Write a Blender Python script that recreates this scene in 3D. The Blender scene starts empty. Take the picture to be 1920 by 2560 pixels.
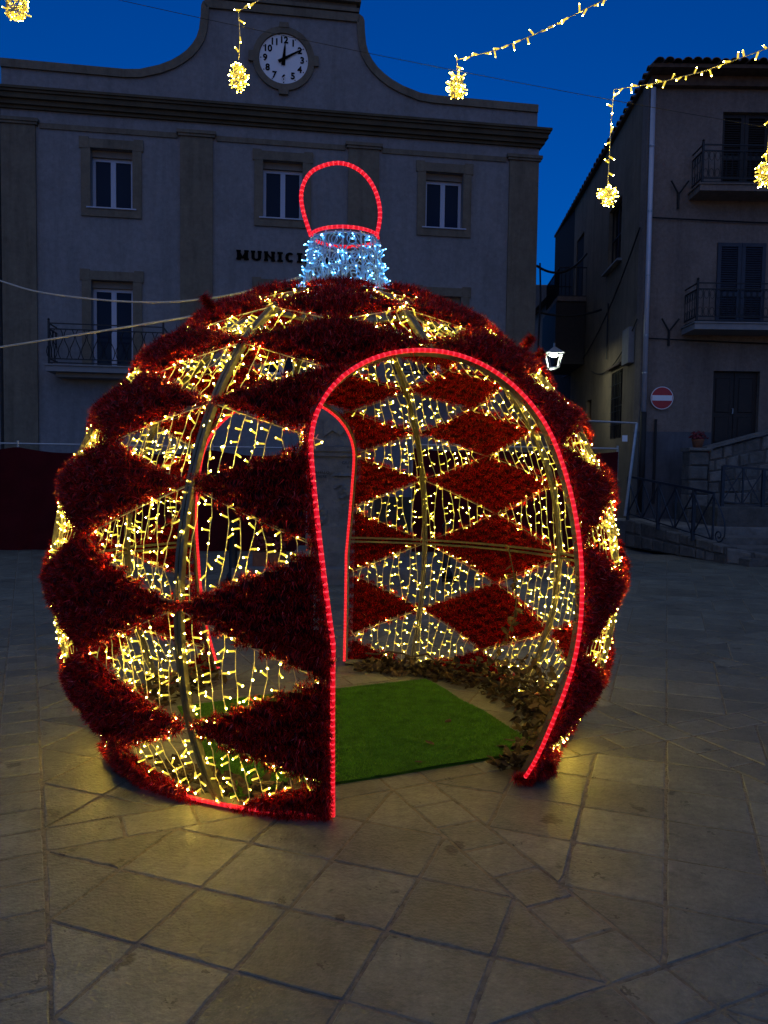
import bpy, math, random
import numpy as np
from mathutils import Vector, Matrix, Euler

random.seed(7)
rng = np.random.default_rng(7)
rad = math.radians
sc = bpy.context.scene

# ------------------------------------------------------------------ camera
FPX, PIT, ROL, EYE = 1923.0, rad(3.14), 0.014, 1.6
cam_d = bpy.data.cameras.new('camera')
cam_d.sensor_fit = 'VERTICAL'
cam_d.sensor_height = 36.0
cam_d.sensor_width = 27.0
cam_d.lens = 36.0 * FPX / 2560.0
cam_d.clip_start = 0.05
cam_d.clip_end = 2000
cam = bpy.data.objects.new('camera', cam_d)
sc.collection.objects.link(cam)
cam.matrix_world = Matrix.Translation((0, 0, EYE)) @ Matrix.Rotation(math.pi / 2 - PIT, 4, 'X') @ Matrix.Rotation(ROL, 4, 'Z')
sc.camera = cam

# ------------------------------------------------------------------ sky (dusk), glow of the sunset behind the camera
SUN_EL, SUN_AZ = rad(2.0), rad(180)
w = bpy.data.worlds.new('World')
sc.world = w
w.use_nodes = True
wn, wl = w.node_tree.nodes, w.node_tree.links
wn.clear()
sky = wn.new('ShaderNodeTexSky')
sky.sky_type = 'NISHITA'
sky.sun_disc = False
sky.sun_elevation = SUN_EL
sky.sun_rotation = SUN_AZ
sky.air_density = 1.0
sky.dust_density = 0.4
sky.ozone_density = 7.5
bg = wn.new('ShaderNodeBackground')
bg.inputs['Strength'].default_value = 0.105
wo = wn.new('ShaderNodeOutputWorld')
wl.new(sky.outputs[0], bg.inputs['Color'])
wl.new(bg.outputs[0], wo.inputs['Surface'])

fill_d = bpy.data.lights.new('overhead_fill', 'SUN')  # broad bluish overhead fill, added for ambient light, apart from the sunset glow
fill_d.energy = 0.15
fill_d.angle = rad(130)
fill_d.color = (0.72, 0.85, 1.0)
overhead_fill = bpy.data.objects.new('overhead_fill', fill_d)
sc.collection.objects.link(overhead_fill)
overhead_fill.rotation_euler = (rad(8), 0, 0)

sc.view_settings.view_transform = 'Standard'
sc.view_settings.look = 'None'
sc.view_settings.exposure = 1.5
sc.view_settings.gamma = 1.0
sc.view_settings.use_curve_mapping = False
sc.cycles.use_denoising = True
sc.cycles.use_light_tree = True
sc.cycles.max_bounces = 6
sc.cycles.diffuse_bounces = 3
sc.cycles.glossy_bounces = 3
sc.cycles.transmission_bounces = 3
sc.cycles.sample_clamp_indirect = 3.0
sc.cycles.caustics_reflective = False
sc.cycles.caustics_refractive = False

# ------------------------------------------------------------------ helpers
def ray(u, v):
    a = (u - 960) / FPX
    b = (v - 1280) / FPX
    cr, sr = math.cos(ROL), math.sin(ROL)
    x = a * cr + b * sr
    y = -a * sr + b * cr
    c, s = math.cos(PIT), math.sin(PIT)
    return (x, c - y * s, -s - y * c)

def at(u, v, Y):
    d = ray(u, v)
    t = Y / d[1]
    return Vector((d[0] * t, Y, EYE + d[2] * t))

def project(p):
    x, y, z = p[0], p[1], p[2] - EYE
    c, s = math.cos(PIT), math.sin(PIT)
    Z = y * c - z * s
    if Z < 0.05:
        return None
    up = y * s + z * c
    u, v = x / Z, -up / Z
    cr, sr = math.cos(ROL), math.sin(ROL)
    return 960 + FPX * (u * cr - v * sr), 1280 + FPX * (u * sr + v * cr)

def link(o, parent=None):
    sc.collection.objects.link(o)
    if parent is not None:
        o.parent = parent
    return o

def tag(o, label=None, cat=None, group=None, kind=None):
    if label: o['label'] = label
    if cat: o['category'] = cat
    if group: o['group'] = group
    if kind: o['kind'] = kind
    return o

def empty(name, loc=(0, 0, 0), rz=0.0, parent=None):
    o = bpy.data.objects.new(name, None)
    o.empty_display_size = 0.1
    o.location = loc
    o.rotation_euler = (0, 0, rz)
    return link(o, parent)

class MB:
    def __init__(self):
        self.v, self.f, self.m = [], [], []
    def add(self, vs, fs, mi=0):
        n = len(self.v)
        self.v += [tuple(p) for p in vs]
        self.f += [tuple(i + n for i in f) for f in fs]
        self.m += [mi] * len(fs)
        return self
    def box(self, x0, x1, y0, y1, z0, z1, mi=0):
        vs = [(x0, y0, z0), (x1, y0, z0), (x1, y1, z0), (x0, y1, z0), (x0, y0, z1), (x1, y0, z1), (x1, y1, z1), (x0, y1, z1)]
        return self.add(vs, [(0, 3, 2, 1), (4, 5, 6, 7), (0, 1, 5, 4), (1, 2, 6, 5), (2, 3, 7, 6), (3, 0, 4, 7)], mi)
    def bevbox(self, x0, x1, y0, y1, z0, z1, b, mi=0):
        # front (-y) face chamfered on all four edges
        vs = [(x0, y1, z0), (x1, y1, z0), (x1, y1, z1), (x0, y1, z1), (x0, y0 + b, z0), (x1, y0 + b, z0), (x1, y0 + b, z1), (x0, y0 + b, z1),
              (x0 + b, y0, z0 + b), (x1 - b, y0, z0 + b), (x1 - b, y0, z1 - b), (x0 + b, y0, z1 - b)]
        fs = [(0, 3, 2, 1), (8, 9, 10, 11)]
        for i in range(4):
            j = (i + 1) % 4
            fs += [(i, j, 4 + j, 4 + i), (4 + i, 4 + j, 8 + j, 8 + i)]
        return self.add(vs, fs, mi)
    def bar(self, a, b, w, h=None, mi=0):
        return self.tube([a, b], w / 2, 4, mi=mi, cap=True, rot=math.pi / 4)
    def tube(self, pts, r, n=6, mi=0, closed=False, cap=True, rot=0.0, radii=None, mis=None):
        pts = [Vector(p) for p in pts]
        N = len(pts)
        base = len(self.v)
        prev = None
        for i, p in enumerate(pts):
            if closed:
                t = pts[(i + 1) % N] - pts[i - 1]
            else:
                t = pts[min(i + 1, N - 1)] - pts[max(i - 1, 0)]
            if t.length < 1e-9: t = Vector((0, 0, 1))
            t.normalize()
            if prev is None:
                ref = Vector((0, 0, 1)) if abs(t.z) < 0.9 else Vector((1, 0, 0))
                u = t.cross(ref).normalized()
            else:
                u = prev - t * prev.dot(t)
                if u.length < 1e-6:
                    u = t.cross(Vector((0, 0, 1)))
                u.normalize()
            prev = u
            vv = t.cross(u)
            rr = radii[i] if radii else r
            for k in range(n):
                a = 2 * math.pi * k / n + rot
                self.v.append(tuple(p + u * (rr * math.cos(a)) + vv * (rr * math.sin(a))))
        segs = N if closed else N - 1
        for i in range(segs):
            j = (i + 1) % N
            for k in range(n):
                k2 = (k + 1) % n
                self.f.append((base + i * n + k, base + i * n + k2, base + j * n + k2, base + j * n + k))
                self.m.append(mis[i] if mis else mi)
        if cap and not closed:
            self.f.append(tuple(base + k for k in reversed(range(n)))); self.m.append(mi)
            self.f.append(tuple(base + (N - 1) * n + k for k in range(n))); self.m.append(mi)
        return self
    def prism(self, poly, y0, y1, mi=0):
        # poly in (x, z), extruded along y
        n = len(poly)
        vs = [(x, y0, z) for x, z in poly] + [(x, y1, z) for x, z in poly]
        fs = [tuple(range(n)), tuple(reversed(range(n, 2 * n)))]
        fs += [(i, i + n, (i + 1) % n + n, (i + 1) % n) for i in range(n)]
        return self.add(vs, fs, mi)
    def slab(self, poly, z0, z1, bev=0.0, mi=0):
        # poly in (x, y) ccw, extruded along z with a chamfered top edge
        n = len(poly)
        cx = sum(p[0] for p in poly) / n
        cy = sum(p[1] for p in poly) / n
        vs = [(x, y, z0) for x, y in poly] + [(x, y, z1 - bev) for x, y in poly]
        fs = [(i, (i + 1) % n, (i + 1) % n + n, i + n) for i in range(n)]
        if bev > 0:
            for x, y in poly:
                d = math.hypot(x - cx, y - cy)
                k = 1 - 1.6 * bev / d
                vs.append((cx + (x - cx) * k, cy + (y - cy) * k, z1))
            fs += [(i + n, (i + 1) % n + n, (i + 1) % n + 2 * n, i + 2 * n) for i in range(n)]
            fs.append(tuple(range(2 * n, 3 * n)))
        else:
            fs.append(tuple(range(n, 2 * n)))
        return self.add(vs, fs, mi)
    def mesh(self, name, mats, smooth=False):
        me = bpy.data.meshes.new(name)
        me.from_pydata(self.v, [], self.f)
        if not isinstance(mats, (list, tuple)): mats = [mats]
        for m in mats: me.materials.append(m)
        if len(mats) > 1: me.polygons.foreach_set('material_index', self.m)
        if smooth: me.polygons.foreach_set('use_smooth', [True] * len(me.polygons))
        me.update()
        return me
    def build(self, name, mats, parent=None, loc=(0, 0, 0), rz=0.0, smooth=False):
        o = bpy.data.objects.new(name, self.mesh(name, mats, smooth))
        o.location = loc
        o.rotation_euler = (0, 0, rz)
        return link(o, parent)

def np_mesh(name, V, F, mats, mi=None, smooth=False):
    """V (n,3), F (m,k) arrays"""
    me = bpy.data.meshes.new(name)
    m, k = F.shape
    me.vertices.add(len(V))
    me.vertices.foreach_set('co', np.ascontiguousarray(V, dtype=np.float32).ravel())
    me.loops.add(m * k)
    me.loops.foreach_set('vertex_index', np.ascontiguousarray(F, dtype=np.int32).ravel())
    me.polygons.add(m)
    me.polygons.foreach_set('loop_start', np.arange(0, m * k, k, dtype=np.int32))
    me.polygons.foreach_set('loop_total', np.full(m, k, dtype=np.int32))
    if not isinstance(mats, (list, tuple)): mats = [mats]
    for mm in mats: me.materials.append(mm)
    if mi is not None: me.polygons.foreach_set('material_index', np.ascontiguousarray(mi, dtype=np.int32))
    if smooth: me.polygons.foreach_set('use_smooth', np.ones(m, dtype=bool))
    me.update()
    me.validate()
    return me

def text_mesh(name, body, size, material, extrude=0.004, offset=0.0):
    cu = bpy.data.curves.new(name, 'FONT')
    cu.body = body; cu.size = size; cu.align_x = 'CENTER'; cu.align_y = 'CENTER'; cu.extrude = extrude; cu.offset = offset
    t = bpy.data.objects.new(name, cu)
    sc.collection.objects.link(t)
    me = bpy.data.meshes.new_from_object(t.evaluated_get(bpy.context.evaluated_depsgraph_get()))
    bpy.data.objects.remove(t); bpy.data.curves.remove(cu)
    me.name = name; me.materials.clear(); me.materials.append(material)
    return bpy.data.objects.new(name, me)

# ------------------------------------------------------------------ materials
def new_mat(name):
    m = bpy.data.materials.new(name)
    m.use_nodes = True
    nt = m.node_tree
    return m, nt.nodes, nt.links, nt.nodes['Principled BSDF']

def mat(name, col, rough=0.8, metal=0.0, var=0.25, scale=6.0, bump=0.15, bscale=60.0, spec=0.5, col2=None, island=0.0, stain=0.0, stain_scale=2.0, stain_col=None, bdist=0.01):
    m, N, L, P = new_mat(name)
    P.inputs['Roughness'].default_value = rough
    P.inputs['Metallic'].default_value = metal
    P.inputs['Specular IOR Level'].default_value = spec
    tc = N.new('ShaderNodeTexCoord')
    geo = N.new('ShaderNodeNewGeometry')
    n1 = N.new('ShaderNodeTexNoise'); n1.inputs['Scale'].default_value = scale; n1.inputs['Detail'].default_value = 6; n1.inputs['Roughness'].default_value = 0.65
    L.new(geo.outputs['Position'], n1.inputs['Vector'])
    ramp = N.new('ShaderNodeValToRGB')
    a = [c * (1 - var) for c in col]
    b = list(col2) if col2 else [min(1, c * (1 + var)) for c in col]
    ramp.color_ramp.elements[0].position = 0.3
    ramp.color_ramp.elements[1].position = 0.7
    ramp.color_ramp.elements[0].color = (*a, 1)
    ramp.color_ramp.elements[1].color = (*b, 1)
    L.new(n1.outputs['Fac'], ramp.inputs['Fac'])
    last = ramp.outputs['Color']
    if island > 0:
        hs = N.new('ShaderNodeHueSaturation')
        oi = N.new('ShaderNodeObjectInfo')
        ad = N.new('ShaderNodeMath'); ad.operation = 'ADD'
        L.new(geo.outputs['Random Per Island'], ad.inputs[0]); L.new(oi.outputs['Random'], ad.inputs[1])
        fr = N.new('ShaderNodeMath'); fr.operation = 'FRACT'; L.new(ad.outputs[0], fr.inputs[0])
        mr = N.new('ShaderNodeMapRange'); mr.inputs['To Min'].default_value = 1 - island; mr.inputs['To Max'].default_value = 1 + island
        L.new(fr.outputs[0], mr.inputs['Value'])
        L.new(mr.outputs[0], hs.inputs['Value']); L.new(last, hs.inputs['Color'])
        last = hs.outputs['Color']
    if stain > 0:
        n3 = N.new('ShaderNodeTexNoise'); n3.inputs['Scale'].default_value = stain_scale; n3.inputs['Detail'].default_value = 5; n3.inputs['Roughness'].default_value = 0.7
        L.new(geo.outputs['Position'], n3.inputs['Vector'])
        r3 = N.new('ShaderNodeValToRGB'); r3.color_ramp.elements[0].position = 0.52; r3.color_ramp.elements[1].position = 0.72
        L.new(n3.outputs['Fac'], r3.inputs['Fac'])
        mlt = N.new('ShaderNodeMath'); mlt.operation = 'MULTIPLY'; mlt.inputs[1].default_value = stain
        L.new(r3.outputs['Color'], mlt.inputs[0])
        mx = N.new('ShaderNodeMixRGB'); mx.inputs['Color2'].default_value = (*(stain_col or [c * 0.35 for c in col]), 1)
        L.new(mlt.outputs[0], mx.inputs['Fac']); L.new(last, mx.inputs['Color1'])
        last = mx.outputs['Color']
    L.new(last, P.inputs['Base Color'])
    if bump > 0:
        n2 = N.new('ShaderNodeTexNoise'); n2.inputs['Scale'].default_value = bscale; n2.inputs['Detail'].default_value = 4
        L.new(geo.outputs['Position'], n2.inputs['Vector'])
        bp = N.new('ShaderNodeBump'); bp.inputs['Strength'].default_value = bump; bp.inputs['Distance'].default_value = bdist
        L.new(n2.outputs['Fac'], bp.inputs['Height']); L.new(bp.outputs['Normal'], P.inputs['Normal'])
    return m

def emit(name, col, strength, sampled=True, base=(0.3, 0.3, 0.3)):
    m, N, L, P = new_mat(name)
    P.inputs['Base Color'].default_value = (*base, 1)
    P.inputs['Roughness'].default_value = 0.35
    P.inputs['Emission Color'].default_value = (*col, 1)
    P.inputs['Emission Strength'].default_value = strength
    if not sampled: m.cycles.emission_sampling = 'NONE'
    return m

M = {}
M['plaster'] = mat('pale_plaster', (0.222, 0.216, 0.222), 0.9, var=0.10, scale=1.2, bump=0.3, bscale=90, stain=0.35, stain_scale=0.7, stain_col=(0.17, 0.165, 0.17))
M['trim'] = mat('tan_trim_plaster', (0.175, 0.145, 0.105), 0.9, var=0.12, scale=1.5, bump=0.3, bscale=90, stain=0.3, stain_scale=0.9)
M['trim_dark'] = mat('weathered_cornice', (0.09, 0.07, 0.042), 0.92, var=0.25, scale=2.0, bump=0.3, bscale=70, stain=0.5, stain_scale=1.3)
M['upvc'] = mat('white_window_frame', (0.42, 0.45, 0.55), 0.4, var=0.04, scale=3, bump=0)
M['glass'] = mat('dark_window_glass', (0.006, 0.012, 0.03), 0.08, var=0.1, scale=1, bump=0.0, spec=0.12)  # navy base colour paints in some of the sky's blue reflection
M['blind'] = mat('roller_blind_box', (0.2, 0.17, 0.14), 0.8, var=0.1)
M['letter'] = mat('black_metal_letters', (0.003, 0.003, 0.003), 0.8, var=0.2, bump=0, spec=0.05)
M['iron'] = mat('wrought_iron', (0.012, 0.013, 0.016), 0.5, metal=0.3, var=0.3, scale=30, bump=0.2, bscale=200)
M['blueiron'] = mat('blue_grey_painted_iron', (0.018, 0.028, 0.045), 0.5, metal=0.2, var=0.3, scale=20, bump=0.1, bscale=150)
M['clockface'] = mat('clock_dial', (0.82, 0.83, 0.86), 0.4, var=0.04, scale=3, bump=0)
M['slabtop'] = mat('balcony_stone', (0.24, 0.235, 0.24), 0.8, var=0.15, scale=4, bump=0.2)
M['stucco'] = mat('brown_stucco', (0.21, 0.165, 0.14), 0.95, var=0.18, scale=1.6, bump=0.5, bscale=55, stain=0.45, stain_scale=0.8)
M['stucco2'] = mat('ochre_stucco', (0.20, 0.15, 0.10), 0.95, var=0.2, scale=1.4, bump=0.5, bscale=55, stain=0.45, stain_scale=0.8)
M['dado'] = mat('grey_cement_dado', (0.10, 0.10, 0.112), 0.95, var=0.25, scale=2.2, bump=0.5, bscale=40, stain=0.4, stain_scale=1.2)
M['darkwood'] = mat('dark_brown_wood', (0.016, 0.011, 0.009), 0.65, var=0.4, scale=9, bump=0.2, bscale=40)
M['shutter'] = mat('blue_grey_shutter', (0.022, 0.03, 0.05), 0.6, var=0.25, scale=8, bump=0.1)
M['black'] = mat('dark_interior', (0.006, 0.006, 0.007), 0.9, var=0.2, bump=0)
M['tile'] = mat('old_clay_roof_tile', (0.11, 0.07, 0.05), 0.9, var=0.4, scale=7, bump=0.3, island=0.3)
M['pipe'] = mat('pale_downpipe', (0.50, 0.51, 0.58), 0.4, var=0.08, scale=5, bump=0, metal=0.2)
M['castiron'] = mat('cast_iron_pipe', (0.012, 0.011, 0.011), 0.7, var=0.3, bump=0.2)
M['signred'] = mat('sign_red', (0.42, 0.012, 0.02), 0.4, var=0.1, bump=0)
M['signwhite'] = mat('sign_white', (0.8, 0.8, 0.84), 0.4, var=0.05, bump=0)
M['stone'] = mat('rubble_limestone', (0.14, 0.132, 0.12), 0.95, var=0.35, scale=5, bump=0.7, bscale=22, island=0.35, stain=0.5, stain_scale=3, bdist=0.03)
M['mortar'] = mat('old_mortar', (0.09, 0.085, 0.08), 0.95, var=0.3, scale=9, bump=0.5)
M['monument'] = mat('grey_monument_marble', (0.16, 0.16, 0.155), 0.75, var=0.25, scale=5, bump=0.45, bscale=24, stain=0.6, stain_scale=3.5, stain_col=(0.05, 0.05, 0.05), bdist=0.02)
M['engrave'] = mat('engraved_lettering', (0.03, 0.03, 0.032), 0.9, var=0.2, bump=0)
M['cloth'] = mat('dark_red_cloth', (0.065, 0.004, 0.008), 0.95, var=0.2, scale=3, bump=0.3, bscale=300, spec=0.1)
M['galv'] = mat('galvanised_tube', (0.42, 0.43, 0.45), 0.4, metal=0.7, var=0.15, scale=12, bump=0.05)
M['frame'] = mat('gold_grey_frame_tube', (0.13, 0.12, 0.085), 0.4, metal=0.6, var=0.25, scale=14, bump=0.1, bscale=120)
M['rope'] = mat('white_rope', (0.6, 0.57, 0.5), 0.9, var=0.15, scale=80, bump=0.5, bscale=400)
M['wire'] = mat('black_cable', (0.01, 0.01, 0.012), 0.6, var=0.1, bump=0)
M['netwire'] = mat('clear_pvc_light_wire', (0.78, 0.70, 0.36), 0.3, var=0.1, scale=90, bump=0, spec=0.6)
M['icewire'] = mat('clear_light_cable', (0.40, 0.68, 0.90), 0.3, var=0.1, scale=60, bump=0)
M['asphalt'] = mat('asphalt', (0.09, 0.095, 0.105), 0.5, var=0.3, scale=3, bump=0.4, bscale=150)
M['pavestone'] = mat('limestone_slab', (0.150, 0.150, 0.114), 0.46, var=0.22, scale=3.2, bump=0.5, bscale=70, island=0.2, stain=0.6, stain_scale=4.2, stain_col=(0.07, 0.064, 0.055), bdist=0.012)
def add_spots(m, scale, lo, hi, col, seed=3.0):
    nt = m.node_tree; N, L = nt.nodes, nt.links
    P = N['Principled BSDF']
    src = P.inputs['Base Color'].links[0].from_socket
    geo = N.new('ShaderNodeNewGeometry')
    mp = N.new('ShaderNodeVectorMath'); mp.operation = 'ADD'; mp.inputs[1].default_value = (seed, seed * 2, 0)
    L.new(geo.outputs['Position'], mp.inputs[0])
    wn_ = N.new('ShaderNodeTexNoise'); wn_.inputs['Scale'].default_value = scale * 3; L.new(mp.outputs[0], wn_.inputs['Vector'])
    mx0 = N.new('ShaderNodeMixRGB'); mx0.inputs['Fac'].default_value = 0.12; L.new(mp.outputs[0], mx0.inputs['Color1']); L.new(wn_.outputs['Color'], mx0.inputs['Color2'])
    vo = N.new('ShaderNodeTexVoronoi'); vo.inputs['Scale'].default_value = scale; L.new(mx0.outputs['Color'], vo.inputs['Vector'])
    sep = N.new('ShaderNodeSeparateColor'); L.new(vo.outputs['Color'], sep.inputs[0])
    # spot radius differs per cell, many cells have none
    mr = N.new('ShaderNodeMapRange'); mr.inputs['From Min'].default_value = 0.55; mr.inputs['From Max'].default_value = 1.0; mr.inputs['To Min'].default_value = 0.0; mr.inputs['To Max'].default_value = hi
    L.new(sep.outputs[0], mr.inputs['Value'])
    sub = N.new('ShaderNodeMath'); sub.operation = 'SUBTRACT'; L.new(mr.outputs[0], sub.inputs[0]); L.new(vo.outputs['Distance'], sub.inputs[1])
    mr2 = N.new('ShaderNodeMapRange'); mr2.inputs['From Min'].default_value = 0.0; mr2.inputs['From Max'].default_value = 0.06; mr2.inputs['To Max'].default_value = lo
    L.new(sub.outputs[0], mr2.inputs['Value'])
    mx = N.new('ShaderNodeMixRGB'); mx.inputs['Color2'].default_value = (*col, 1)
    L.new(mr2.outputs[0], mx.inputs['Fac']); L.new(src, mx.inputs['Color1']); L.new(mx.outputs['Color'], P.inputs['Base Color'])
def add_streaks(m, col, fac=0.5, sc_=(1.6, 1.6, 0.16)):
    N, L = m.node_tree.nodes, m.node_tree.links
    P = N['Principled BSDF']; src = P.inputs['Base Color'].links[0].from_socket
    geo = N.new('ShaderNodeNewGeometry'); mp = N.new('ShaderNodeMapping'); mp.inputs['Scale'].default_value = sc_
    L.new(geo.outputs['Position'], mp.inputs['Vector'])
    n = N.new('ShaderNodeTexNoise'); n.inputs['Scale'].default_value = 2.2; n.inputs['Detail'].default_value = 7; n.inputs['Roughness'].default_value = 0.7
    L.new(mp.outputs[0], n.inputs['Vector'])
    mr = N.new('ShaderNodeMapRange'); mr.inputs['From Min'].default_value = 0.48; mr.inputs['From Max'].default_value = 0.7; mr.inputs['To Max'].default_value = fac
    L.new(n.outputs['Fac'], mr.inputs['Value'])
    mx = N.new('ShaderNodeMixRGB'); mx.inputs['Color2'].default_value = (*col, 1)
    L.new(mr.outputs[0], mx.inputs['Fac']); L.new(src, mx.inputs['Color1']); L.new(mx.outputs['Color'], P.inputs['Base Color'])
add_streaks(M['plaster'], (0.12, 0.115, 0.11), 0.4)
add_streaks(M['trim'], (0.06, 0.048, 0.03), 0.5)
add_streaks(M['stucco'], (0.09, 0.07, 0.06), 0.5)
add_streaks(M['stucco2'], (0.08, 0.06, 0.04), 0.5)
add_streaks(M['dado'], (0.045, 0.045, 0.048), 0.6)
def add_grain(m, scale, amt):
    N, L = m.node_tree.nodes, m.node_tree.links
    P = N['Principled BSDF']; src = P.inputs['Base Color'].links[0].from_socket
    geo = N.new('ShaderNodeNewGeometry')
    n = N.new('ShaderNodeTexNoise'); n.inputs['Scale'].default_value = scale; n.inputs['Detail'].default_value = 8; n.inputs['Roughness'].default_value = 0.75
    L.new(geo.outputs['Position'], n.inputs['Vector'])
    mr = N.new('ShaderNodeMapRange'); mr.inputs['From Min'].default_value = 0.3; mr.inputs['From Max'].default_value = 0.7; mr.inputs['To Min'].default_value = 1 - amt; mr.inputs['To Max'].default_value = 1 + amt
    L.new(n.outputs['Fac'], mr.inputs['Value'])
    mx = N.new('ShaderNodeMixRGB'); mx.blend_type = 'MULTIPLY'; mx.inputs['Fac'].default_value = 1.0
    L.new(src, mx.inputs['Color1']); L.new(mr.outputs[0], mx.inputs['Color2']); L.new(mx.outputs['Color'], P.inputs['Base Color'])
add_grain(M['pavestone'], 26.0, 0.35)
add_grain(M['pavestone'], 1.3, 0.22)
add_grain(M['plaster'], 9.0, 0.18)
add_grain(M['stucco'], 12.0, 0.25)
add_grain(M['trim'], 10.0, 0.2)
add_spots(M['pavestone'], 5.0, 0.8, 0.24, (0.03, 0.026, 0.02))
add_spots(M['pavestone'], 13.0, 0.75, 0.24, (0.035, 0.03, 0.022), 21.0)
add_spots(M['pavestone'], 3.1, 0.5, 0.16, (0.30, 0.28, 0.24), 9.0)
M['grout'] = mat('sandy_grout', (0.19, 0.165, 0.115), 0.95, var=0.4, scale=16, bump=0.8, bscale=60, stain=0.8, stain_scale=9, stain_col=(0.05, 0.045, 0.04), bdist=0.02)
M['turf'] = mat('green_artificial_turf', (0.04, 0.14, 0.008), 0.8, var=0.35, scale=9, bump=0.6, bscale=420, spec=0.2)
M['turfblade'] = mat('turf_blades', (0.10, 0.27, 0.014), 0.6, var=0.4, scale=12, bump=0, spec=0.25)
M['leaf'] = mat('dry_olive_leaf', (0.028, 0.026, 0.010), 0.7, var=0.5, scale=11, bump=0.1, island=0.6, spec=0.3, col2=(0.10, 0.058, 0.02))
M['stem'] = mat('brown_vine_stem', (0.06, 0.04, 0.02), 0.9, var=0.3, scale=20, bump=0.3)
M['terracotta'] = mat('terracotta_pot', (0.22, 0.09, 0.05), 0.9, var=0.2, scale=8, bump=0.2)
M['flower'] = mat('dark_red_flowers', (0.14, 0.012, 0.02), 0.8, var=0.4, scale=30, bump=0.2)
M['paper'] = mat('paper_notice', (0.75, 0.78, 0.82), 0.7, var=0.05, bump=0)

# tinsel: metallic red foil, glints painted in as random pale strands among dark ones
def tinsel_mat():
    m, N, L, P = new_mat('red_tinsel_foil')
    geo = N.new('ShaderNodeNewGeometry')
    r = N.new('ShaderNodeValToRGB')
    el = r.color_ramp.elements
    el[0].color = (0.02, 0.0002, 0.0004, 1)
    el[1].position = 1.0; el[1].color = (1.0, 0.16, 0.14, 1)
    for p_, c_ in ((0.5, (0.30, 0.0025, 0.003, 1)), (0.86, (0.95, 0.010, 0.010, 1)), (0.965, (0.95, 0.02, 0.018, 1))):
        e = el.new(p_); e.color = c_
    L.new(geo.outputs['Random Per Island'], r.inputs['Fac'])
    L.new(r.outputs['Color'], P.inputs['Base Color'])
    P.inputs['Metallic'].default_value = 0.45
    P.inputs['Roughness'].default_value = 0.26
    return m
M['tinsel'] = tinsel_mat()
M['backing'] = mat('dark_red_mesh_backing', (0.03, 0.001, 0.0015), 0.9, var=0.3, scale=30, bump=0.3, spec=0.1)

WARM = (1.0, 0.68, 0.075)
def vary(m, strength, lo=0.04, hi=2.3):
    N, L = m.node_tree.nodes, m.node_tree.links
    geo = N.new('ShaderNodeNewGeometry'); oi = N.new('ShaderNodeObjectInfo')
    ad = N.new('ShaderNodeMath'); ad.operation = 'ADD'; L.new(geo.outputs['Random Per Island'], ad.inputs[0]); L.new(oi.outputs['Random'], ad.inputs[1])
    fr = N.new('ShaderNodeMath'); fr.operation = 'FRACT'; L.new(ad.outputs[0], fr.inputs[0])
    pw = N.new('ShaderNodeMath'); pw.operation = 'POWER'; pw.inputs[1].default_value = 2.0; L.new(fr.outputs[0], pw.inputs[0])
    mr = N.new('ShaderNodeMapRange'); mr.inputs['To Min'].default_value = strength * lo; mr.inputs['To Max'].default_value = strength * hi
    L.new(pw.outputs[0], mr.inputs['Value']); L.new(mr.outputs[0], N['Principled BSDF'].inputs['Emission Strength'])
    return m
M['bulb_tip'] = vary(emit('warm_led_tip', WARM, 98.0), 98.0)
M['bulb_body'] = emit('warm_led_body', (1.0, 0.72, 0.06), 0.34, sampled=False, base=(0.5, 0.42, 0.1))
M['cool_tip'] = emit('cool_led_tip', (0.16, 0.52, 1.0), 8.0)
M['cool_body'] = emit('cool_led_body', (0.06, 0.36, 0.9), 0.55, sampled=False, base=(0.3, 0.5, 0.7))
M['rope_red'] = emit('red_rope_light', (0.9, 0.002, 0.014), 0.27, base=(0.5, 0.02, 0.03))
M['rope_dot'] = emit('red_rope_light_led', (1.0, 0.04, 0.06), 0.62, base=(0.5, 0.02, 0.03))
M['lamp'] = emit('street_lamp_light', (0.9, 1.0, 0.72), 80.0)
M['lampglass'] = emit('lit_lantern_glass', (0.85, 1.0, 0.72), 0.5, sampled=False)

# ------------------------------------------------------------------ ground and paving
g = MB()
g.add([(-300, -100, -0.06), (300, -100, -0.06), (300, 600, -0.06), (-300, 600, -0.06)], [(0, 1, 2, 3)])
tag(g.build('ground', M['asphalt']), kind='structure')

E2 = (0.907, 0.42)
NE1 = (-0.42, 0.907)
PP, BW, S0, T0 = 1.82, 0.222, 1.645, 3.402
def st(s, t):
    return (s * E2[0] + t * NE1[0], s * E2[1] + t * NE1[1])
ANG = math.atan2(E2[1], E2[0])
bed = MB()
bed.slab([(-16, -4), (12, -4), (12, 15.2), (-16, 15.2)], -0.055, -0.0046)
paving = tag(bed.build('plaza_paving', M['grout']), kind='structure')

GAP = 0.006
pieces = []   # (shape key, local polygon, centre s, t)
PAN = PP - BW
h6 = PAN / 6
def shrink(poly, gap):
    # inset a convex polygon by gap on every edge
    n = len(poly)
    out = []
    for i in range(n):
        p0, p1, p2 = Vector(poly[i - 1]), Vector(poly[i]), Vector(poly[(i + 1) % n])
        d1 = (p1 - p0).normalized(); d2 = (p2 - p1).normalized()
        n1 = Vector((-d1.y, d1.x)); n2 = Vector((-d2.y, d2.x))
        k = (n1 + n2)
        k = k * (gap / max(0.2, (1 + n1.dot(n2))))
        out.append((p1.x + k.x, p1.y + k.y))
    return out
shapes = {}
def shape(key, poly):
    if key not in shapes:
        shapes[key] = shrink(poly, GAP)
shape('diamond', [(h6, 0), (0, h6), (-h6, 0), (0, -h6)])
shape('tri_w', [(h6, 0), (0, h6), (0, -h6)])
shape('tri_e', [(-h6, 0), (0, -h6), (0, h6)])
shape('tri_s', [(0, h6), (-h6, 0), (h6, 0)])
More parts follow.
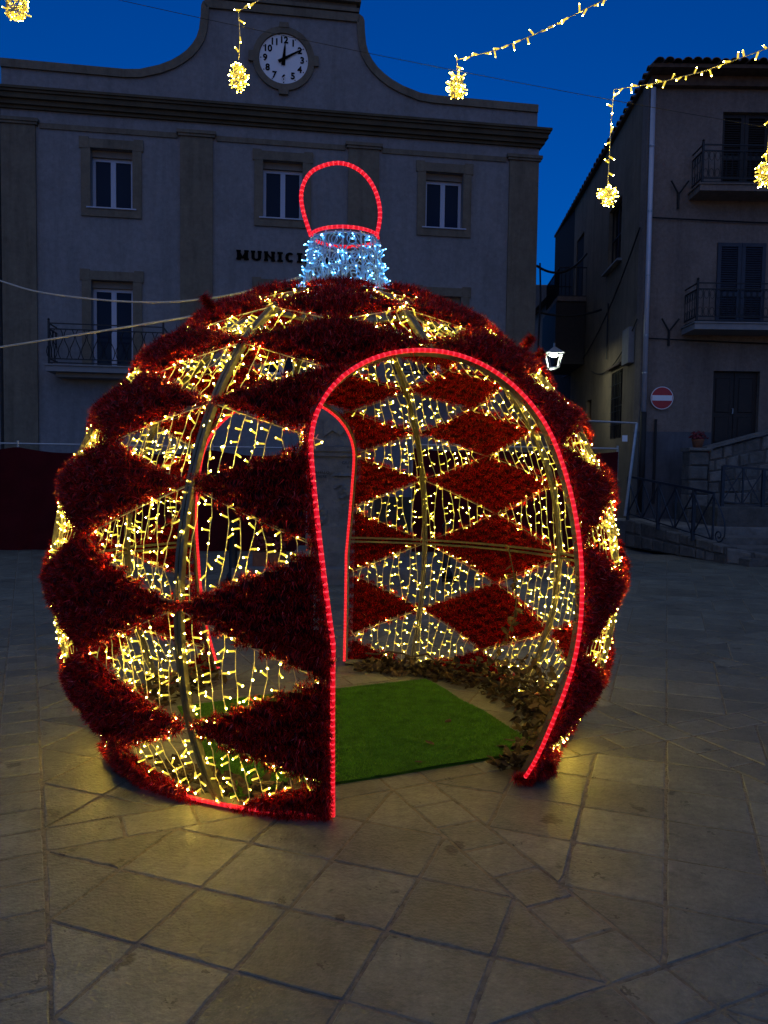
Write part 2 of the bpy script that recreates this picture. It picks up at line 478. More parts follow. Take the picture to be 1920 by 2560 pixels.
shape('tri_n', [(0, -h6), (h6, 0), (-h6, 0)])
NB = 7
bl = PAN / NB
shape('band_t', [(-BW / 2, -bl / 2), (BW / 2, -bl / 2), (BW / 2, bl / 2), (-BW / 2, bl / 2)])
NB2 = 5
bl2 = PAN / NB2
shape('band_s', [(-bl2 / 2, -BW / 2), (bl2 / 2, -BW / 2), (bl2 / 2, BW / 2), (-bl2 / 2, BW / 2)])
shape('square', [(-BW / 2, -BW / 2), (BW / 2, -BW / 2), (BW / 2, BW / 2), (-BW / 2, BW / 2)])
for i in range(-9, 9):
    for j in range(-4, 9):
        s0 = S0 + BW + i * PP       # panel origin
        t0 = T0 + BW + j * PP
        c = st(s0 + PAN / 2, t0 + PAN / 2)
        if not (-16 < c[0] < 11.5 and -1.5 < c[1] < 14.6): continue
        for a in range(0, 7):
            for b in range(0, 7):
                if (a + b) % 2 == 0: continue
                key = 'diamond'
                if a == 0: key = 'tri_w'
                elif a == 6: key = 'tri_e'
                elif b == 0: key = 'tri_s'
                elif b == 6: key = 'tri_n'
                pieces.append((key, s0 + a * h6, t0 + b * h6))
        for k in range(NB):
            pieces.append(('band_t', s0 - BW / 2, t0 + (k + 0.5) * bl))
        for k in range(NB2):
            pieces.append(('band_s', s0 + (k + 0.5) * bl2, t0 - BW / 2))
        pieces.append(('square', s0 - BW / 2, t0 - BW / 2))
def piece_rank(pc):
    p = st(pc[1], pc[2])
    q = project((p[0], p[1], 0))
    if q is None or not (-60 < q[0] < 1980 and -60 < q[1] < 2640): return 0
    d = math.hypot(p[0], p[1])
    if math.hypot(p[0] + 0.27, p[1] - 4.84) < 1.1 : return 0.2 / d ** 3
    return 1 / d ** 3 * (0.5 if pc[0].startswith('tri') else 1)
pieces.sort(key=piece_rank, reverse=True)
slab_mesh = {}
def rough_outline(poly, k=6, amp=0.0022):
    out = []
    n = len(poly)
    for i in range(n):
        a_, b_ = Vector(poly[i]), Vector(poly[(i + 1) % n])
        d_ = (b_ - a_).normalized(); nn = Vector((-d_.y, d_.x))
        for q in range(k):
            t = q / k
            off = random.uniform(-0.2, 1.0) * amp if q else amp * random.uniform(0.5, 2.5)
            if random.random() < 0.05: off += 0.006
            p_ = a_.lerp(b_, t) + nn * off
            if q == 0: p_ += d_ * amp
            out.append((p_.x, p_.y))
    return out
for key, poly in shapes.items():
    slab_mesh[key] = []
    for v_ in range(4):
        mb = MB(); mb.slab(rough_outline(poly), -0.04, 0.0, 0.0035)
        slab_mesh[key].append(mb.mesh('paving_slab_' + key, M['pavestone']))
far = MB()
for n, (key, s, t) in enumerate(pieces):
    p = st(s, t)
    dz = random.uniform(-0.0018, 0.0006)
    if n < 300:
        o = bpy.data.objects.new('paving_slab', random.choice(slab_mesh[key]))
        o.location = (p[0], p[1], dz)
        o.rotation_euler = (random.gauss(0, 0.0028), random.gauss(0, 0.0028), ANG + random.gauss(0, 0.004))
        link(o, paving)
    else:
        c, s_ = math.cos(ANG), math.sin(ANG)
        far.slab([(p[0] + x * c - y * s_, p[1] + x * s_ + y * c) for x, y in shapes[key]], -0.04, dz, 0.004)
tag(far.build('distant_paving_slabs', M['pavestone'], paving), kind='stuff')

# ------------------------------------------------------------------ town hall
TH = rad(8.14)
hall = empty('town_hall', (0, 20.0, 0), TH)
tag(hall, 'pale plastered town hall with tan pilasters and curved clock gable', 'town hall')
SL, SR = -9.30, 3.95
CX = -2.665
wins = [-6.775, -2.665, 1.45]
OW = 0.98
# wall cut round its openings
def wall_grid(xs, zs, holes, y0, y1, mb):
    xs = sorted(set(xs)); zs = sorted(set(zs))
    for a, b in zip(xs[:-1], xs[1:]):
        zrun = None
        for c, d in zip(zs[:-1], zs[1:]):
            mx, mz = (a + b) / 2, (c + d) / 2
            if any(h[0] < mx < h[1] and h[2] < mz < h[3] for h in holes):
                if zrun: mb.box(a, b, y0, y1, zrun[0], zrun[1]); zrun = None
            else:
                zrun = (zrun[0], d) if zrun else (c, d)
        if zrun: mb.box(a, b, y0, y1, zrun[0], zrun[1])
holes = []
for x in wins:
    holes.append((x - OW / 2, x + OW / 2, 7.84, 9.24))
    holes.append((x - OW / 2, x + OW / 2, 3.97, 6.11))
mb = MB()
wall_grid([SL, SR] + [h[0] for h in holes] + [h[1] for h in holes], [0, 10.5] + [h[2] for h in holes] + [h[3] for h in holes], holes, 0, 0.35, mb)
mb.box(SL, SR, 0.36, 11.0, 0, 10.5)
mb.build('wall', M['plaster'], hall)
mb = MB(); mb.box(SL - 0.0, SR, 0.2, 11.2, 10.505, 10.6); mb.build('flat_roof', M['trim_dark'], hall)
for x in (SL + 0.4, -4.765, -0.645, SR - 0.4):
    mb = MB()
    mb.box(x - 0.39, x + 0.39, -0.06, 0.003, 0, 9.66)
    mb.box(x - 0.44, x + 0.44, -0.10, 0.004, 9.663, 9.72)
    mb.box(x - 0.47, x + 0.47, -0.13, 0.005, 9.723, 9.80)
    mb.build('pilaster', M['trim'], hall)
bounds = [SL + 0.8, -5.155, -4.375, -1.035, -0.255, SR - 0.8]
for k in range(0, 6, 2):
    mb = MB(); mb.box(bounds[k] + 0.08, bounds[k + 1] - 0.08, -0.035, 0.004, 9.61, 9.735); mb.build('string_course', M['trim'], hall)
# cornice: stepped profile, projecting past the right end
mb = MB()
for (p, z0, z1) in ((0.07, 10.02, 10.09), (0.14, 10.093, 10.20), (0.22, 10.203, 10.32), (0.27, 10.323, 10.38), (0.31, 10.383, 10.44)):
    mb.box(SL - p * 0.8, SR + p * 0.8, -p, 0.5, z0, z1)
mb.build('cornice', M['trim_dark'], hall)
# parapet with the curved gable
left = [(-6.45, 11.10), (-6.1, 11.13), (-5.64, 11.27), (-5.36, 11.40), (-5.16, 11.53), (-4.98, 11.68), (-4.84, 11.85), (-4.74, 12.02), (-4.68, 12.22), (-4.645, 12.5), (-4.63, 12.78), (-4.60, 12.86), (-4.53, 12.91)]
right = [(2 * CX - x, z) for x, z in reversed(left)]
outline = [(SL + 0.02, 11.12)] + left + right + [(SR - 0.06, 11.08)]
poly = [(SR - 0.06, 10.44)] + list(reversed([(x, z - 0.02) for x, z in outline])) + [(SL + 0.02, 10.44)]
mb = MB()
# triangulate safely: column strips between successive outline points
for (x0, z0), (x1, z1) in zip(outline[:-1], outline[1:]):
    if abs(x1 - x0) < 1e-6: continue
    mb.prism([(x0, 10.44), (x1, 10.44), (x1, z1), (x0, z0)], 0.0, 0.32)
mb.build('parapet_wall', M['plaster'], hall)
def offset_curve(pts, d):
    out = []
    for i, p in enumerate(pts):
        a = Vector(pts[max(i - 1, 0)]); b = Vector(pts[min(i + 1, len(pts) - 1)])
        t = (b - a).normalized()
        out.append((p[0] + t.y * d, p[1] - t.x * d))
    return out
mb = MB()
for d_in, d_out, y in ((0.16, -0.03, -0.06),):
    A = offset_curve(outline, d_in); B = offset_curve(outline, d_out)
    for i in range(len(A) - 1):
        mb.prism([A[i], A[i + 1], B[i + 1], B[i]], y, 0.36)
mb.build('coping', M['trim'], hall)
mb = MB()
mb.box(-4.46, -0.87, -0.02, 0.40, 12.95, 13.7)
mb.box(-4.52, -0.81, -0.09, 0.42, 12.97, 13.06)
mb.box(-4.56, -0.77, -0.14, 0.42, 13.18, 13.32)
mb.build('attic_block', M['trim'], hall)
# clock
CZ = 11.70
clock = empty('clock', (CX, 0, CZ), 0, hall)
clock['label'] = 'round white dial with black numerals in a tan ring'
mb = MB()
NS = 48
for i in range(NS):
    a0, a1 = 2 * math.pi * i / NS, 2 * math.pi * (i + 1) / NS
    mb.prism([(0.61 * math.cos(a0), 0.61 * math.sin(a0)), (0.61 * math.cos(a1), 0.61 * math.sin(a1)), (0.76 * math.cos(a1), 0.76 * math.sin(a1)), (0.76 * math.cos(a0), 0.76 * math.sin(a0))], -0.07, 0.02)
for a in range(4):
    c, s = math.cos(a * math.pi / 2), math.sin(a * math.pi / 2)
    P4 = [(-0.13, 0.735), (0.13, 0.735), (0.11, 0.86), (-0.11, 0.86)]
    mb.prism([(x * c - z * s, x * s + z * c) for x, z in P4], -0.085, 0.02)
mb.build('surround', M['trim'], clock)
mb = MB(); mb.prism([(0.6 * math.cos(2 * math.pi * i / 48), 0.6 * math.sin(2 * math.pi * i / 48)) for i in range(48)], -0.02, 0.01)
mb.build('dial', M['clockface'], clock)
for h in range(1, 13):
    a = math.pi / 2 - h * math.pi / 6
    o = text_mesh('numeral', str(h), 0.215, M['letter'], 0.004, 0.007)
    o.location = (0.455 * math.cos(a), -0.028, 0.455 * math.sin(a)); o.rotation_euler = (math.pi / 2, 0, 0)
    link(o, clock)
    mb = MB(); mb.prism([(0.56 * math.cos(a) + 0.014 * math.cos(k), 0.56 * math.sin(a) + 0.014 * math.sin(k)) for k in (0, 1.05, 2.1, 3.14, 4.19, 5.24)], -0.03, -0.021)
    mb.build('hour_mark', M['letter'], clock)
def hand(name, ang, L, wd, y):
    d = (math.sin(ang), math.cos(ang)); nrm = (d[1], -d[0])
    pts = [(-0.15, wd * 1.6), (0, wd * 1.4), (L * 0.75, wd * 0.75), (L, wd * 0.25)]
    pl = [(d[0] * t + nrm[0] * k, d[1] * t + nrm[1] * k) for t, k in pts] + [(d[0] * t - nrm[0] * k, d[1] * t - nrm[1] * k) for t, k in reversed(pts)]
    mb = MB(); mb.prism(pl, y - 0.006, y); mb.build(name, M['letter'], clock)
hand('hour_hand', rad(5), 0.38, 0.03, -0.04)
hand('minute_hand', rad(60), 0.53, 0.025, -0.05)
# windows
def surround(x, z0, z1, bottom=True):
    mb = MB()
    a, b = x - OW / 2, x + OW / 2
    t = 0.215
    mb.box(a - t, a, -0.045, 0.003, z0 - (t if bottom else 0), z1)
    mb.box(b, b + t, -0.045, 0.003, z0 - (t if bottom else 0), z1)
    mb.box(a - t, b + t, -0.047, 0.003, z1 + 0.001, z1 + t)
    mb.box(a - t - 0.04, a - t + 0.18, -0.055, 0.004, z1 - 0.02, z1 + t + 0.035)
    mb.box(b + t - 0.18, b + t + 0.04, -0.055, 0.004, z1 - 0.02, z1 + t + 0.035)
    if bottom: mb.box(a, b, -0.044, 0.003, z0 - t, z0 - 0.001)
    return mb
def window(x, z0, z1, door=False):
    wnd = empty('balcony_door' if door else 'window', (0, 0, 0), 0, hall)
    surround(x, z0, z1, not door).build('surround', M['trim'], wnd)
    a, b = x - OW / 2, x + OW / 2
    yb = 0.20
    if not door:
        mb = MB(); mb.box(a - 0.09, b + 0.09, -0.075, yb, z0 - 0.028, z0 + 0.002); mb.build('sill', M['upvc'], wnd)
    mb = MB(); mb.box(a, b, yb - 0.08, yb + 0.06, z1 - 0.16, z1 - 0.002); mb.build('blind_box', M['blind'], wnd)
    ft = 0.075
    zt = z1 - 0.161
    mb = MB()
    mb.box(a + 0.002, a + ft, yb, yb + 0.06, z0 + 0.003, zt)
    mb.box(b - ft, b - 0.002, yb, yb + 0.06, z0 + 0.003, zt)
    mb.box(a + ft, b - ft, yb + 0.002, yb + 0.058, zt - ft, zt)
    mb.box(a + ft, b - ft, yb + 0.002, yb + 0.058, z0 + 0.003, z0 + ft)
    mb.box(x - ft * 0.8, x + ft * 0.8, yb - 0.006, yb + 0.056, z0 + ft, zt - ft)
    mb.build('frame', M['upvc'], wnd)
    for (p, q) in ((a + ft, x - ft * 0.8), (x + ft * 0.8, b - ft)):
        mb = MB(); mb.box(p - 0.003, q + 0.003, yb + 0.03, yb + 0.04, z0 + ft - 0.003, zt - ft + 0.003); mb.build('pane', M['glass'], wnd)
for x in wins:
    window(x, 7.84, 9.24)
    window(x, 3.97, 6.11, True)
# balcony on the first floor
def balcony_rail(mb, mbb, x0, x1, y0, y1, z0, H, style):
    # y0 outer, y1 wall
    zt = z0 + H
    for (x, y) in ((x0, y0), (x1, y0)):
        mb.box(x - 0.022, x + 0.022, y - 0.022, y + 0.022, z0, zt + 0.06)
        mb.tube([(x, y, zt + 0.06), (x, y, zt + 0.09), (x, y, zt + 0.12)], 0.03, 6, radii=[0.012, 0.034, 0.006])
    runs = [((x0, y0), (x1, y0)), ((x0, y0), (x0, y1)), ((x1, y0), (x1, y1))]
    for (a, b) in runs:
        for z in (z0 + 0.04, z0 + 0.13, zt - 0.13, zt):
            mb.bar((a[0], a[1], z), (b[0], b[1], z), 0.036)
        L = math.hypot(b[0] - a[0], b[1] - a[1])
        n = max(2, int(L / 0.13))
        for i in range(n + 1):
            f = i / n
            x, y = a[0] + (b[0] - a[0]) * f, a[1] + (b[1] - a[1]) * f
            if style == 'wave':
                amp = L / n * 0.42 * (1 if i % 2 else -1)
                dx, dy = (b[0] - a[0]) / L, (b[1] - a[1]) / L
                pts = []
                for k in range(9):
                    q = k / 8
                    o = amp * math.sin(q * math.pi * 2)
                    pts.append((x + dx * o, y + dy * o, z0 + 0.13 + (H - 0.26) * q))
                mbb.tube(pts, 0.010, 4)
            else:
                mbb.tube([(x, y, z0 + 0.13), (x, y, zt - 0.13)], 0.008, 4)
                if i < n:
                    x2, y2 = a[0] + (b[0] - a[0]) * (f + 0.5 / n), a[1] + (b[1] - a[1]) * (f + 0.5 / n)
                    dx, dy = (b[0] - a[0]) / L, (b[1] - a[1]) / L
                    for zc in (z0 + 0.24, zt - 0.24):
                        mbb.tube([(x2 + dx * 0.05 * math.cos(t), y2 + dy * 0.05 * math.cos(t), zc + 0.1 * math.sin(t)) for t in [k * math.pi / 4 for k in range(8)]], 0.006, 4, closed=True)
for x in wins[:1] + wins[2:]:
    bal = MB()
    bal.box(x - 1.36, x + 1.36, -0.74, 0.0, 3.80, 3.93)
    bal.box(x - 1.39, x + 1.39, -0.78, 0.0, 3.933, 3.965)
    bal.box(x - 1.2, x + 1.2, -0.5, 0.0, 3.70, 3.797)
    bo = bal.build('balcony', M['slabtop'], hall)
    r, bb = MB(), MB()
    balcony_rail(r, bb, x - 1.3, x + 1.3, -0.68, -0.01, 3.965, 0.95, 'wave')
    r.build('railing', M['iron'], bo)
    bb.build('railing_bars', M['iron'], bo)
mb = MB(); mb.box(-9.31, 3.96, -0.05, 0.002, 0, 0.9); mb.build('plinth', M['trim_dark'], hall)
# lettering MUNICIPIO, slab-serif
def letter(ch, x, z, h, wd):
    mb = MB(); y0, y1 = -0.05, -0.015
    st_ = h * 0.34; th = h * 0.17
    def vbar(cx): mb.box(cx - st_ / 2, cx + st_ / 2, y0, y1, z + th, z + h - th)
    def serif(cx, zz, ww): mb.box(cx - ww / 2, cx + ww / 2, y0 - 0.002, y1, zz, zz + th)
    if ch == 'I':
        vbar(x); serif(x, z, wd); serif(x, z + h - th, wd)
    elif ch in 'MN':
        for s in (-1, 1):
            cx = x + s * wd * 0.32; vbar(cx); serif(cx, z, wd * 0.38); serif(cx, z + h - th, wd * 0.38)
        if ch == 'M':
            for s in (-1, 1):
                mb.prism([(x + s * wd * 0.32, z + h - th), (x + s * wd * 0.18, z + h - th), (x - s * 0.02, z + th), (x + s * 0.05, z + th)][::s], y0 + 0.004, y1)
        else:
            mb.prism([(x - wd * 0.36, z + h - th), (x + wd * 0.36, z + th), (x + wd * 0.16, z + th), (x - wd * 0.16, z + h - th)][::-1], y0 + 0.004, y1)
    elif ch == 'U':
        for s in (-1, 1):
            cx = x + s * wd * 0.3; mb.box(cx - st_ / 2, cx + st_ / 2, y0, y1, z + h * 0.3, z + h - th); serif(cx, z + h - th, wd * 0.4)
        ring(mb, x, z + h * 0.32, wd * 0.3 + st_ / 2, wd * 0.3 - st_ / 2, h * 0.32, h * 0.16, math.pi, 2 * math.pi, y0 + 0.002, y1)
    elif ch in 'CO':
        a0, a1 = (0.25 * math.pi, 1.75 * math.pi) if ch == 'C' else (0, 2 * math.pi)
        ring(mb, x, z + h / 2, wd * 0.48, wd * 0.48 - st_, h * 0.5, h * 0.5 - th, a0, a1, y0, y1)
    elif ch == 'P':
        cx = x - wd * 0.25; vbar(cx); serif(cx, z, wd * 0.45); serif(cx, z + h - th, wd * 0.5)
        ring(mb, x - wd * 0.1, z + h * 0.7, wd * 0.5, wd * 0.5 - st_, h * 0.3, h * 0.3 - th, -math.pi / 2, math.pi / 2, y0 + 0.003, y1)
    return mb
def ring(mb, cx, cz, rx, rx2, rz, rz2, a0, a1, y0, y1):
    n = 14
    for i in range(n):
        p, q = a0 + (a1 - a0) * i / n, a0 + (a1 - a0) * (i + 1) / n
        mb.prism([(cx + rx2 * math.cos(p), cz + rz2 * math.sin(p)), (cx + rx * math.cos(p), cz + rz * math.sin(p)), (cx + rx * math.cos(q), cz + rz * math.sin(q)), (cx + rx2 * math.cos(q), cz + rz2 * math.sin(q))], y0, y1)
x = -3.80
for ch, wd in zip('MUNICIPIO', (0.30, 0.27, 0.27, 0.14, 0.24, 0.14, 0.24, 0.14, 0.25)):
    letter(ch, x + wd / 2, 6.77, 0.235, wd).build('letter', M['letter'], hall)
    x += wd + 0.055

# ------------------------------------------------------------------ corner house on the right
HX, HY = 5.90, 18.0
house = empty('corner_house', (HX, HY, 0), 0)
tag(house, 'brown stuccoed corner house with iron balconies and pale downpipe', 'house')
EAVE = 10.55
SIDE = 11.7    # length of the side wall
SKEW = 0.052
hh = [(1.70, 2.80, 8.24, 9.85), (1.68, 2.80, 5.02, 6.92), (1.70, 2.78, 2.22, 4.0)]
mb = MB()
wall_grid([0, 9.0] + [h[0] for h in hh] + [h[1] for h in hh], [2.58, EAVE] + [h[2] for h in hh if h[2] > 2.58] + [h[3] for h in hh], hh, 0, 0.4, mb)
mb.build('wall', M['stucco'], house)
mb = MB()
wall_grid([0, 9.0, 1.70, 2.78], [0, 2.22, 2.577], [(1.70, 2.78, 2.22, 2.6)], -0.012, 0.39, mb)
mb.build('dado', M['dado'], house)
# side wall with openings, running back along the lane (local x = -y direction)
side = MB()
def sp(d, z, o=0.0):
    # point on the side wall, d metres behind the corner, o metres out from it (towards the lane)
    return (SKEW * d - o, d, z)
sw = [(2.2, 3.6, 7.1, 8.75), (1.6, 2.75, 2.5, 4.25), (7.0, 8.2, 7.2, 9.3), (5.2, 5.9, 0.4, 2.9 + 0.9)]
ds = sorted(set([0.02, SIDE] + [h[0] for h in sw] + [h[1] for h in sw]))
zs = sorted(set([0, EAVE] + [h[2] for h in sw] + [h[3] for h in sw]))
for a, b in zip(ds[:-1], ds[1:]):
    for c, d in zip(zs[:-1], zs[1:]):
        if any(h[0] < (a + b) / 2 < h[1] and h[2] < (c + d) / 2 < h[3] for h in sw): continue
        side.add([sp(a, c), sp(b, c), sp(b, d), sp(a, d)], [(0, 3, 2, 1)])
for h in sw:   # reveals
    a, b, c, d = h
    I = 0.28
    side.add([sp(a, c), sp(b, c), sp(b, d), sp(a, d), sp(a, c, -I), sp(b, c, -I), sp(b, d, -I), sp(a, d, -I)], [(0, 1, 5, 4), (1, 2, 6, 5), (2, 3, 7, 6), (3, 0, 4, 7)])
side.build('side_wall', M['stucco2'], house)
for i, h in enumerate(sw):
    a, b, c, d = h
    wo_ = MB(); wo_.add([sp(a - .02, c - .02, -0.2), sp(b + .02, c - .02, -0.2), sp(b + .02, d + .02, -0.2), sp(a - .02, d + .02, -0.2)], [(0, 3, 2, 1)])
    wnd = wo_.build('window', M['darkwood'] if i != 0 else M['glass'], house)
    fr = MB()
    for z in (c, (c + d) / 2, d): fr.bar(sp(a, z, -0.12), sp(b, z, -0.12), 0.05)
    for q in (a, (a + b) / 2, b): fr.bar(sp(q, c, -0.12), sp(q, d, -0.12), 0.06)
    fr.build('frame', M['darkwood'], wnd)
    if i in (0, 1):
        s2 = MB()
        zz = c - 0.05 if i == 0 else d + 0.08
        s2.add([sp(a - .15, zz, 0.14), sp(b + .15, zz, 0.14), sp(b + .15, zz, -0.05), sp(a - .15, zz, -0.05), sp(a - .15, zz + .06, 0.12), sp(b + .15, zz + .06, 0.12), sp(b + .15, zz + .08, -0.05), sp(a - .15, zz + .08, -0.05)],
               [(0, 3, 2, 1), (4, 5, 6, 7), (0, 1, 5, 4), (1, 2, 6, 5), (2, 3, 7, 6), (3, 0, 4, 7)])
        s2.build('sill' if i == 0 else 'hood', M['slabtop'] if i == 0 else M['tile'], wnd)
    if i == 1:
        gr = MB()
        for k in range(1, 7): gr.tube([sp(a + (b - a) * k / 7, c + .03, 0.03), sp(a + (b - a) * k / 7, d - .03, 0.03)], 0.011, 5)
        for k in range(1, 5): gr.tube([sp(a, c + (d - c) * k / 5, 0.03), sp(b, c + (d - c) * k / 5, 0.03)], 0.011, 5)
        gr.build('grille', M['iron'], wnd)
mb = MB()
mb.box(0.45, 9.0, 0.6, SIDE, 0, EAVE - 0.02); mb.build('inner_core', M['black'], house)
# front balcony doors and shutters
def shutters(x0, x1, z0, z1, y, parent, m_, slats=True):
    mid = (x0 + x1) / 2
    for (a, b) in ((x0 + 0.005, mid - 0.004), (mid + 0.004, x1 - 0.005)):
        fr = MB(); t = 0.085
        fr.box(a, a + t, y, y + 0.05, z0 + 0.005, z1 - 0.005); fr.box(b - t, b, y, y + 0.05, z0 + 0.005, z1 - 0.005)
        for z in (z0 + 0.006, z0 + (z1 - z0) * 0.36, z1 - 0.006 - t): fr.box(a + t, b - t, y + 0.002, y + 0.048, z, z + t)
        leaf = fr.build('shutter', m_, parent)
        zz = z0 + 0.10
        k = 0
        while zz < z1 - 0.13:
            sl = MB()
            sl.add([(a + t - .003, y + 0.008, zz), (b - t + .003, y + 0.008, zz), (b - t + .003, y + 0.04, zz + 0.035), (a + t - .003, y + 0.04, zz + 0.035),
                    (a + t - .003, y + 0.008, zz - 0.008), (b - t + .003, y + 0.008, zz - 0.008), (b - t + .003, y + 0.04, zz + 0.027), (a + t - .003, y + 0.04, zz + 0.027)],
                   [(0, 1, 2, 3), (7, 6, 5, 4), (0, 4, 5, 1), (2, 6, 7, 3)])
            sl.build('slat', m_, leaf)
            zz += 0.052
        bk = MB(); bk.box(a + 0.01, b - 0.01, y + 0.055, y + 0.06, z0 + .01, z1 - .01); bk.build('backing', M['black'], leaf)
shutters(1.68, 2.80, 5.02, 6.92, -0.03, house, M['shutter'])
shutters(1.70, 2.80, 8.24, 9.85, 0.10, house, M['darkwood'])
dr = empty('entrance_door', (0, 0, 0), 0, house)
for (a, b) in ((1.703, 2.238), (2.242, 2.777)):
    p = MB(); p.bevbox(a, b, 0.12, 0.18, 2.223, 3.997, 0.012)
    for (z0, z1) in ((2.35, 2.95), (3.05, 3.85)): p.bevbox(a + 0.1, b - 0.1, 0.10, 0.121, z0, z1, 0.015)
    p.build('door_leaf', M['darkwood'], dr)
mb = MB(); mb.tube([(2.20, 0.09, 3.02), (2.20, 0.05, 3.02), (2.20, 0.05, 3.14), (2.20, 0.09, 3.14)], 0.012, 6); mb.build('handle', M['galv'], dr)
for (zs_, depth, xl, railh) in ((8.02, 0.65, 0.98, 0.85), (4.97, 0.77, 0.92, 0.86)):
    bal = MB()
    bal.box(xl, 6.2, -depth, 0.0, zs_ - 0.16, zs_ - 0.03)
    bal.box(xl - 0.03, 6.23, -depth - 0.03, 0.0, zs_ - 0.027, zs_)
    bo = bal.build('balcony', M['slabtop'] if zs_ < 6 else M['stucco'], house)
    r, bb = MB(), MB()
    balcony_rail(r, bb, xl + 0.06, 6.15, -depth + 0.06, -0.01, zs_, railh, 'scroll')
    r.build('railing', M['iron'], bo)
    bb.build('railing_bars', M['iron'], bo)
# balcony along the lane with covered boarding
bal = MB(); bal.add([sp(6.4, 6.95, 0.0), sp(9.0, 6.95, 0.0), sp(9.0, 6.95, 0.9), sp(6.4, 6.95, 0.9), sp(6.4, 7.1, 0.0), sp(9.0, 7.1, 0.0), sp(9.0, 7.1, 0.9), sp(6.4, 7.1, 0.9)], [(0, 1, 2, 3), (7, 6, 5, 4), (0, 4, 5, 1), (1, 5, 6, 2), (2, 6, 7, 3), (3, 7, 4, 0)])
bo = bal.build('balcony', M['stucco'], house)
r = MB()
for z in (7.12, 8.0):
    r.tube([sp(6.45, z, 0.0), sp(6.45, z, 0.85), sp(8.95, z, 0.85), sp(8.95, z, 0.0)], 0.02, 5)
for k in range(22):
    d = 6.45 + 2.5 * k / 21; r.tube([sp(d, 7.12, 0.85), sp(d, 8.0, 0.85)], 0.009, 4)
for k in range(7): r.tube([sp(6.45, 7.12, 0.13 * k), sp(6.45, 8.0, 0.13 * k)], 0.009, 4)
r.build('railing', M['iron'], bo)
bo2 = MB(); bo2.add([sp(6.35, 5.0, 0.02), sp(9.1, 5.0, 0.02), sp(9.1, 5.0, 0.95), sp(6.35, 5.0, 0.95), sp(6.35, 6.9, 0.02), sp(9.1, 6.9, 0.02), sp(9.1, 6.9, 0.95), sp(6.35, 6.9, 0.95)], [(0, 1, 2, 3), (7, 6, 5, 4), (0, 4, 5, 1), (1, 5, 6, 2), (2, 6, 7, 3), (3, 7, 4, 0)])
bo2.build('boarded_bay', M['darkwood'], house)
# roof: sloping slab, eaves and individual tiles at the front edge
RF = MB()
RF.add([(-0.10, -0.5, EAVE + 0.02), (9.4, -0.5, EAVE + 0.02), (9.4, SIDE + .3, EAVE + 0.02), (SKEW * SIDE - 0.14, SIDE + .3, EAVE + 0.02),
        (-0.10, -0.5, EAVE + 0.10), (9.4, -0.5, EAVE + 0.10), (9.4, SIDE + .3, EAVE + 0.10), (SKEW * SIDE - 0.14, SIDE + .3, EAVE + 0.10), (4.5, 4.5, EAVE + 1.5), (4.5, SIDE - 4, EAVE + 1.5)],
       [(0, 3, 2, 1), (0, 1, 5, 4), (1, 2, 6, 5), (2, 3, 7, 6), (3, 0, 4, 7), (4, 5, 8), (5, 6, 9, 8), (6, 7, 9), (7, 4, 8, 9)])
RF.box(0.0, 9.0, -0.16, -0.001, EAVE - 0.2, EAVE + 0.015)
roof = RF.build('roof', M['tile'], house)
tl = MB()
n = 8
prof = [(0.10 * math.cos(math.pi * k / n), 0.075 * math.sin(math.pi * k / n)) for k in range(n + 1)]
vs = [(x, -0.10, z) for x, z in prof] + [(x, 0.42, z + 0.09) for x, z in prof] + [(x * 0.82, -0.10, z * 0.8) for x, z in prof]
fs = [(i, i + 1, i + 2 + n, i + 1 + n) for i in range(n)] + [(i + 1, i, i + 2 * n + 2, i + 2 * n + 3) for i in range(n)]
tl.add(vs, fs)
tme = tl.mesh('roof_tile', M['tile'], smooth=True)
for k in range(34):
    o = bpy.data.objects.new('roof_tile', tme)
    o.location = (0.02 + 0.205 * k + random.uniform(-.01, .01), -0.52 + random.uniform(-.02, .02), EAVE + 0.10 + random.uniform(-.01, .015))
    o.rotation_euler = (0, random.uniform(-.05, .05), random.uniform(-.03, .03))
    link(o, roof)
for k in range(34):
    o = bpy.data.objects.new('roof_tile', tme)
    d = -0.35 + 0.34 * k
    o.location = (SKEW * d - 0.05, d, EAVE + 0.035 + random.uniform(-.01, .015))
    o.rotation_euler = (0, random.uniform(-.05, .05), -math.pi / 2 + random.uniform(-.03, .03))
    link(o, roof)
dp = MB()
dp.tube([(0.06, -0.14, 3.02), (0.06, -0.12, EAVE - 0.25)], 0.055, 10)
pipe = dp.build('downpipe', M['pipe'], house, smooth=True)
for z in (9.0, 7.55, 6.1, 4.75, 3.9):
    r = MB(); r.tube([(0.06, -0.135, z), (0.06, -0.135, z + 0.03)], 0.06, 10); r.build('pipe_collar', M['galv'], pipe)
dp = MB(); dp.tube([(0.06, -0.14, 0.7), (0.06, -0.14, 3.02)], 0.07, 10); dp.build('lower_pipe', M['castiron'], house, smooth=True)
dp = MB(); dp.tube([(0.38, -0.05, 0.9), (0.38, -0.05, 2.86)], 0.03, 6); dp.build('conduit', M['castiron'], house)
for (x, z) in ((0.73, 8.0 + 0.0), (0.62, 4.9)):
    y = -0.05
    r = MB(); r.tube([(x, y, z - 0.35), (x, y, z)], 0.03, 5); r.tube([(x, y, z - 0.02), (x - 0.2, y - .06, z + 0.26)], 0.02, 5); r.tube([(x, y, z - 0.02), (x + 0.2, y - .06, z + 0.26)], 0.02, 5)
    r.build('wall_tie', M['castiron'], house)
